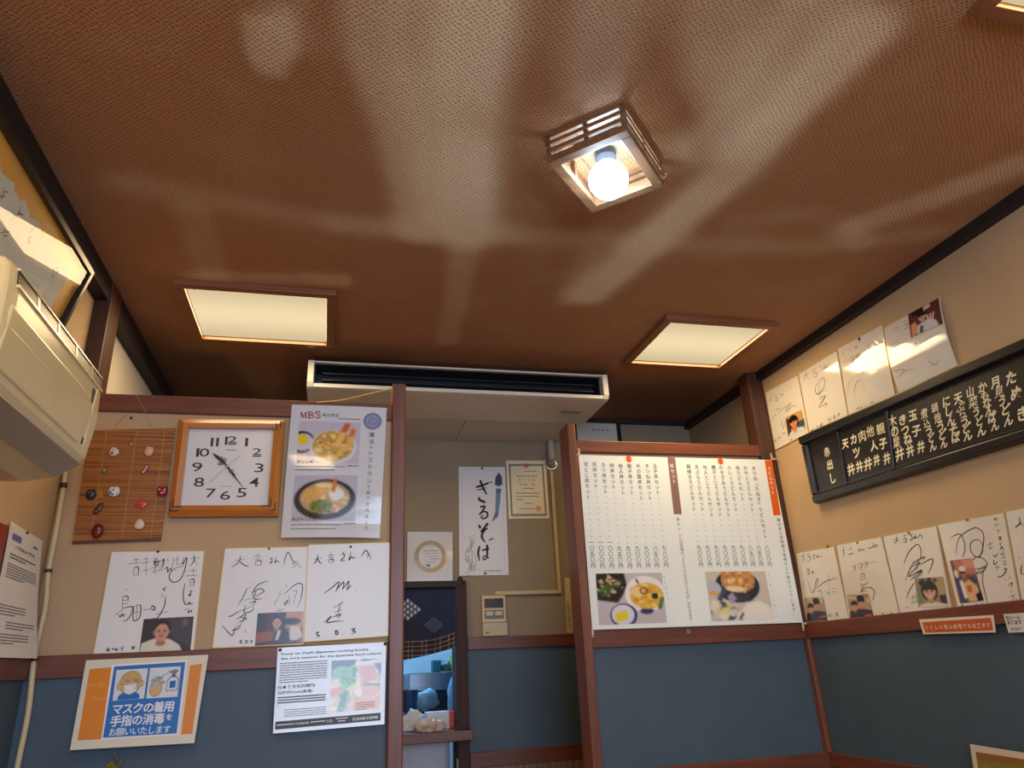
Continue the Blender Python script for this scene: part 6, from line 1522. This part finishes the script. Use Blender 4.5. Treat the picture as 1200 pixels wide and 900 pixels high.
# kitchen room
M_KW = mat('kitchen_white', (206, 216, 224), .5, noise=.03)
mb = MB(); mb.box(-.9, 2.1, 5.2, 5.3, ZF, 1.3)
struct(mb.build('wall_kitchen_back', M_KW)); struct(MB().box(-.9, -.8, YB+.1, 5.2, ZF, 1.3).build('wall_kitchen_left', M_KW)); struct(MB().box(2.0, 2.1, YB+.1, 5.2, ZF, 1.3).build('wall_kitchen_right', M_KW))
struct(MB().box(-.9, 2.1, YB+.1, 5.3, 1.25, 1.32).build('ceiling_kitchen', M_KW))
e = empty('kitchen_tube_light', (.45, 4.3, 1.25)); tag(e, 'white tube light on the kitchen ceiling, hidden behind the hatch curtain', 'tube light')
MB().box(-.2, 1.1, 4.24, 4.36, 1.215, 1.249).build('housing', mat('tube_housing', (220, 220, 222), .4), e)
MB().tube([(-.16, 4.3, 1.19), (1.06, 4.3, 1.19)], .016, 12).build('tube', emitter('tube_glow', KITCHEN_COL, KITCHEN_E*8), e, smooth=True)
# curtain
def noren():
    yc = YB-.012; x0, x1 = .30, HX1-.022; zt = .362
    nx, nz = 46, 44; V = []; cols = []
    bot = lambda u: .043+.052*max(0, u-.1)**1.4
    for j in range(nz+1):
        for i in range(nx+1):
            u, v = i/nx, j/nz; x = x0+(x1-x0)*u; zz = zt-(zt-bot(u))*v
            V.append((x, yc+.012*math.sin(9*u+1.2*v)*v+.01*v*math.sin(17*u), zz))
            X = x; c = (30, 38, 54)
            zg = zz
            cols.append((u, v, X, zz))
    p = Pic(140, 150, (24, 38, 70), 81)
    X0, X1, Z0, Z1 = x0, x1, zt, .035
    def uv(px, py):
        q_ = onY((465+px/9.0, 675+py/9.0), yc); return ((q_[0]-X0)/(X1-X0), (q_[2]-Z0)/(Z1-Z0))
    p.ell(*uv(180, 560), .3, .14, (26, 26, 34), .6, k=.5)
    def dia(c, step_u, step_v, n_, size, col, keep):
        for a in range(n_):
            for b_ in range(n_):
                x = c[0]+(a-b_)*step_u; y = c[1]+(a+b_-(n_-1))*step_v
                if keep(x, y): 
                    u_, v_ = uv(x, y); p.poly([(u_-size, v_), (u_, v_-size*1.0), (u_+size, v_), (u_, v_+size*1.0)], col, .012)
    dia((117, 352), 38, 30, 4, .035, (178, 182, 196), lambda x, y: True)
    dia((390, 517), 22, 18, 5, .018, (104, 112, 128), lambda x, y: True)
    band = [uv(60, 695), uv(270, 690), uv(460, 655), uv(600, 605), uv(660, 598), uv(660, 900), uv(60, 960)]
    p.poly(band, (34, 26, 28), .01)
    for dy in (0, 52, 98, 148, 200):
        p.line([uv(60, 695+dy), uv(160, 692+dy), uv(270, 688+dy), uv(380, 674+dy), uv(460, 655+dy), uv(600, 605+dy), uv(660, 596+dy)], .006, (150, 128, 128), k=.85)
    for x in (122, 165, 265, 310, 408, 463, 548, 600):
        y0 = 692 if x < 280 else 692-(x-280)*.27
        p.line([uv(x, y0), uv(x-4, y0+260)], .006, (150, 128, 128), k=.85)
    mb = MB(); mb.v = [(x0+(x1-x0)*i/139, 0, 0) for i in range(1)]; mb.v = []
    W_, H_ = p.w, p.h; vs = []
    for j in range(H_):
        for i in range(W_):
            u, v = i/(W_-1), j/(H_-1); zz = Z0+(Z1-Z0)*v; b0 = bot(u); zz = max(zz, b0)
            vs.append((x0+(x1-x0)*u, yc+.010*math.sin(9*u+1.2*v)*v+.005*v*math.sin(19*u), zz))
    fs = []
    for j in range(H_-1):
        for i in range(W_-1):
            a, b_, c, d = j*W_+i, (j+1)*W_+i, (j+1)*W_+i+1, j*W_+i+1
            if abs(vs[a][2]-vs[b_][2])+abs(vs[d][2]-vs[c][2]) > 1e-5: fs.append((a, b_, c, d))
    mb.add(vs, fs)
    o = mb.build('hatch_curtain', attr_mat('curtain_cloth', .8), colors=p.colors(), smooth=True); so = o.modifiers.new('cloth', 'SOLIDIFY'); so.thickness = .0015
    tag(o, 'dark navy curtain with diamond patterns and a checked hem over the kitchen hatch', 'curtain')
    mb = MB(); mb.tube([(x0-.02, yc+.004, zt-.004), (x1+.004, yc+.004, zt-.004)], .005, 8); mb.build('curtain_rod', mat('rod_dark', (40, 30, 26), .4), o)
noren()

# things seen through the hatch
def kb(c0, c1, y): return onY((465+c0/6.43, 760+c1/6.43), y)
def steel_hood():
    y = 4.3; a, b_ = kb(92, 190, y), kb(520, 292, y); e = empty('steel_hood', (float((a[0]+b_[0])/2), y, float(b_[2]))); tag(e, 'grey stainless steel hood in the kitchen behind the hatch', 'hood')
    ms = mat('steel', (120, 128, 136), .3, .8, noise=.06)
    MB().box(a[0], b_[0]+.1, y, y+.5, b_[2], a[2]).build('hood_body', ms, e, bevel=.004)
    MB().box(a[0]-.005, b_[0]+.1, y-.012, y+.02, b_[2]-.006, b_[2]+.012).build('lower_lip', ms, e, bevel=.002)
    MB().box(a[0]+.02, b_[0]+.1, y+.06, y+.46, b_[2]-.055, b_[2]-.002).build('dark_underside', mat('underside_dark', (30, 30, 34), .5), e)
    c = kb(150, 420, y); MB().box(a[0]+.01, b_[0]+.1, y+.3, y+.5, c[2]-.1, b_[2]-.05).build('back_plate', mat('plate_dark', (58, 60, 66), .35, .4), e)
    return a, b_
A_, B_ = steel_hood()
def crumple(name, c, size, m, label, cat, seed, flat=.5, n_=48, amp=.35):
    rr = np.random.default_rng(seed); dirs = rr.standard_normal((14, 3)); ph = rr.uniform(0, 6, 14)
    def warp(d):
        L_ = np.linalg.norm(d)+1e-9; k = 1+amp*sum(math.sin(float(d@dirs[i])/L_*3.2+ph[i]) for i in range(14))/7
        fold = abs(math.sin(float(d@dirs[3])/L_*7+ph[3]+1.5*math.sin(float(d@dirs[4])/L_*5)))-.5
        fold2 = abs(math.sin(float(d@dirs[5])/L_*12+ph[5]))-.5
        d = d*(k+amp*.5*fold+amp*.22*fold2); d[2] = max(d[2], -size[2]*flat*.5); return d
    mb = MB(); mb.ball(c, .5, size[0], size[1], size[2], n_, 0, warp); o = mb.build(name, m, smooth=True); return tag(o, label, cat)
zs_ = -.262
p = kb(240, 590, YB); crumple('cloth', (p[0]+.005, YB-.03, zs_+.020), (.17, .06, .07), mat('cloth_beige', (196, 176, 158), .85, bump=.5, bscale=60), 'crumpled beige cloth on the hatch sill in front of the tissue box', 'cloth', 3, .55, 56)
p = kb(125, 500, YB); crumple('cloth', (p[0]+.005, YB+.045, zs_+.034), (.11, .05, .10), mat('cloth_white', (206, 206, 204), .85, bump=.5, bscale=60), 'crumpled white cloth at the post end of the hatch sill', 'cloth', 8, .55, 56)
def tissue_box():
    x0, x1 = kb(225, 480, YB+.06)[0], kb(465, 480, YB+.06)[0]
    e = empty('tissue_box', ((x0+x1)/2, YB+.09, zs_)); tag(e, 'white and pale blue box with a red end on the hatch sill', 'box')
    MB().box(x0, x1-.045, YB+.055, YB+.145, zs_+.001, zs_+.075).build('carton', mat('carton_white', (200, 206, 216), .45), e, bevel=.002)
    MB().box(x1-.045, x1, YB+.055, YB+.145, zs_+.001, zs_+.075).build('red_end', mat('carton_red', (196, 54, 40), .45), e, bevel=.002)
    MB().box(x0+.0, x0+.012, YB+.0545, YB+.056, zs_+.03, zs_+.06).build('purple_mark', mat('carton_purple', (96, 70, 120), .5), e)
tissue_box()
mb = MB(); p = kb(490, 545, YB-.02); mb.box(p[0]-.035, p[0]+.03, YB-.04, YB+.01, zs_+.0005, zs_+.014); tag(mb.build('black_wallet', mat('wallet_black', (28, 26, 28), .5), bevel=.004), 'small flat black object at the jamb end of the hatch sill', 'wallet')
c = kb(435, 330, 4.0)
mb = MB(); rr = np.random.default_rng(5); dirs = rr.standard_normal((10, 3)); ph = rr.uniform(0, 6, 10)
def bagwarp(d):
    L_ = np.linalg.norm(d)+1e-9; d = d*(1+.10*sum(math.sin(float(d@dirs[i])/L_*6+ph[i]) for i in range(10))/3); k = 1-.5*max(0, d[2]/.14)**2; d[0] *= k; return d
mb.ball((c[0]+.015, 4.0, c[2]-.02), .5, .11, .10, .26, 28, 0, bagwarp)
tag(mb.build('plastic_bag', mat('bag_translucent', (150, 190, 220), .25), smooth=True), 'pale blue plastic bag hanging in the kitchen beside the hatch jamb', 'bag')
mb = MB(); c = kb(215, 390, 4.2); crumple('plastic_wrap', (c[0], 4.2, c[2]), (.13, .10, .12), mat('wrap_grey', (130, 150, 166), .25, bump=.6, bscale=40), 'crumpled clear grey plastic under the steel hood', 'plastic', 12, .9, 26, .3)
def tub(c, r, h_, col, name, label, cat):
    e = empty(name, (float(c[0]), float(c[1]), float(c[2]-h_/2))); tag(e, label, cat)
    mb = MB(); mb.lathe((c[0], c[1], c[2]-h_/2), [(r*.85, 0), (r, h_*.9), (r*1.04, h_*.9), (r*1.04, h_), (r*.94, h_), (r*.8, h_*.1)], seg=20); mb.build('tub', mat(name+'_plastic', col, .3), e, smooth=False)
    return e
tub(kb(86, 395, 3.95), .05, .10, (30, 52, 84), 'blue_bucket', 'dark blue bucket in the kitchen behind the white cloth', 'bucket')
zt_ = A_[2]
def hoodtop(name, px, w_, h_, col, label, cat, y=4.36):
    q_ = onY((px, 782), y); mb = MB(); mb.box(q_[0]-w_/2, q_[0]+w_/2, y-.04, y+.04, zt_+.0005, zt_+h_); o = mb.build(name, mat(name+'_m', col, .4), bevel=.006); return tag(o, label, cat)
hoodtop('teal_carton', 511, .05, .065, (40, 130, 150), 'teal carton on top of the steel hood', 'carton'); hoodtop('yellow_packet', 533.5, .05, .085, (206, 220, 60), 'yellow green packet on top of the steel hood', 'packet'); 
q_ = onY((522, 782), 4.36); crumple('green_wrapping', (q_[0], 4.36, zt_+.03), (.075, .06, .06), mat('wrapping_grey', (120, 140, 140), .4), 'grey green bundle between the carton and the yellow packet', 'bundle', 15, .9, 20, .5)
# under the sill
p0, p1 = kb(40, 665, YB+.02), kb(424, 900, YB+.02)
e = empty('white_appliance', (float(p1[0]-.2), YB+.18, ZF)); tag(e, 'white appliance front under the hatch sill', 'appliance')
MB().box(.225, p1[0], YB+.105, YB+.30, ZF, -.306).build('front', mat('appliance_white', (196, 200, 208), .35), e, bevel=.004)
MB().box(.225, p1[0], YB+.100, YB+.106, -.44, -.435).build('seam', mat('seam_grey', (140, 142, 150), .4), e)
mb = MB(); x = kb(443, 800, YB)[0]
e = empty('umbrella', (float(x), YB-.05, ZF)); tag(e, 'black folded umbrella with a pale ferrule under the hatch sill', 'umbrella')
mb = MB(); mb.tube([(x+.005, YB-.05, ZF), (x+.002, YB-.05, -.9), (x, YB-.05, -.5), (x, YB-.05, -.425)], [.012, .017, .013, .007], 10); mb.build('canopy', mat('umbrella_black', (20, 20, 24), .6), e, smooth=True)
MB().tube([(x, YB-.05, -.426), (x, YB-.05, -.375)], .004, 8).build('ferrule', mat('ferrule_pale', (190, 190, 196), .3, .5), e)
for k, xx in enumerate((.578, .600)):
    mb = MB(); mb.tube([(xx, YB-.015, ZF), (xx, YB-.015, -.308)], .008, 8); tag(mb.build('dark_pole', mat('pole_dark', (30, 26, 26), .5)), ('dark pole under the hatch sill next to the umbrella', 'dark pole under the hatch sill next to the jamb')[k], 'pole', 'dark poles under the hatch sill')

# little plant leaves at the foot of the clock partition
def sprig():
    b0 = onY((136, 910), YL-.05); e = empty('leaf_sprig', tuple(b0)); tag(e, 'tip of a yellow green plant sprig below the mask notice', 'plant')
    mb = MB(); mb.tube([tuple(onY(p_, YL-.05)) for p_ in ((134, 930), (138, 905), (139, 892), (133, 882))], .0016, 6); mb.build('stem', mat('stem_olive', (104, 92, 56), .6), e)
    for i, (pts) in enumerate(([(138, 901), (131, 894), (123, 899)], [(138, 902), (130, 900), (124, 906)], [(140, 897), (142, 891), (141, 886)])):
        P_ = [onY(p_, YL-.05) for p_ in pts]; mb = MB(); nn = np.array([0, -.006, .006])
        mb.add([P_[0], P_[1]+nn, P_[2], P_[1]-nn], [(0, 1, 2), (0, 2, 3)]); o = mb.build('leaf', mat('leaf_yellow', (128, 120, 40), .5), e)
        so = o.modifiers.new('thick', 'SOLIDIFY'); so.thickness = .001
sprig()
bpy.data.objects.remove(_to)
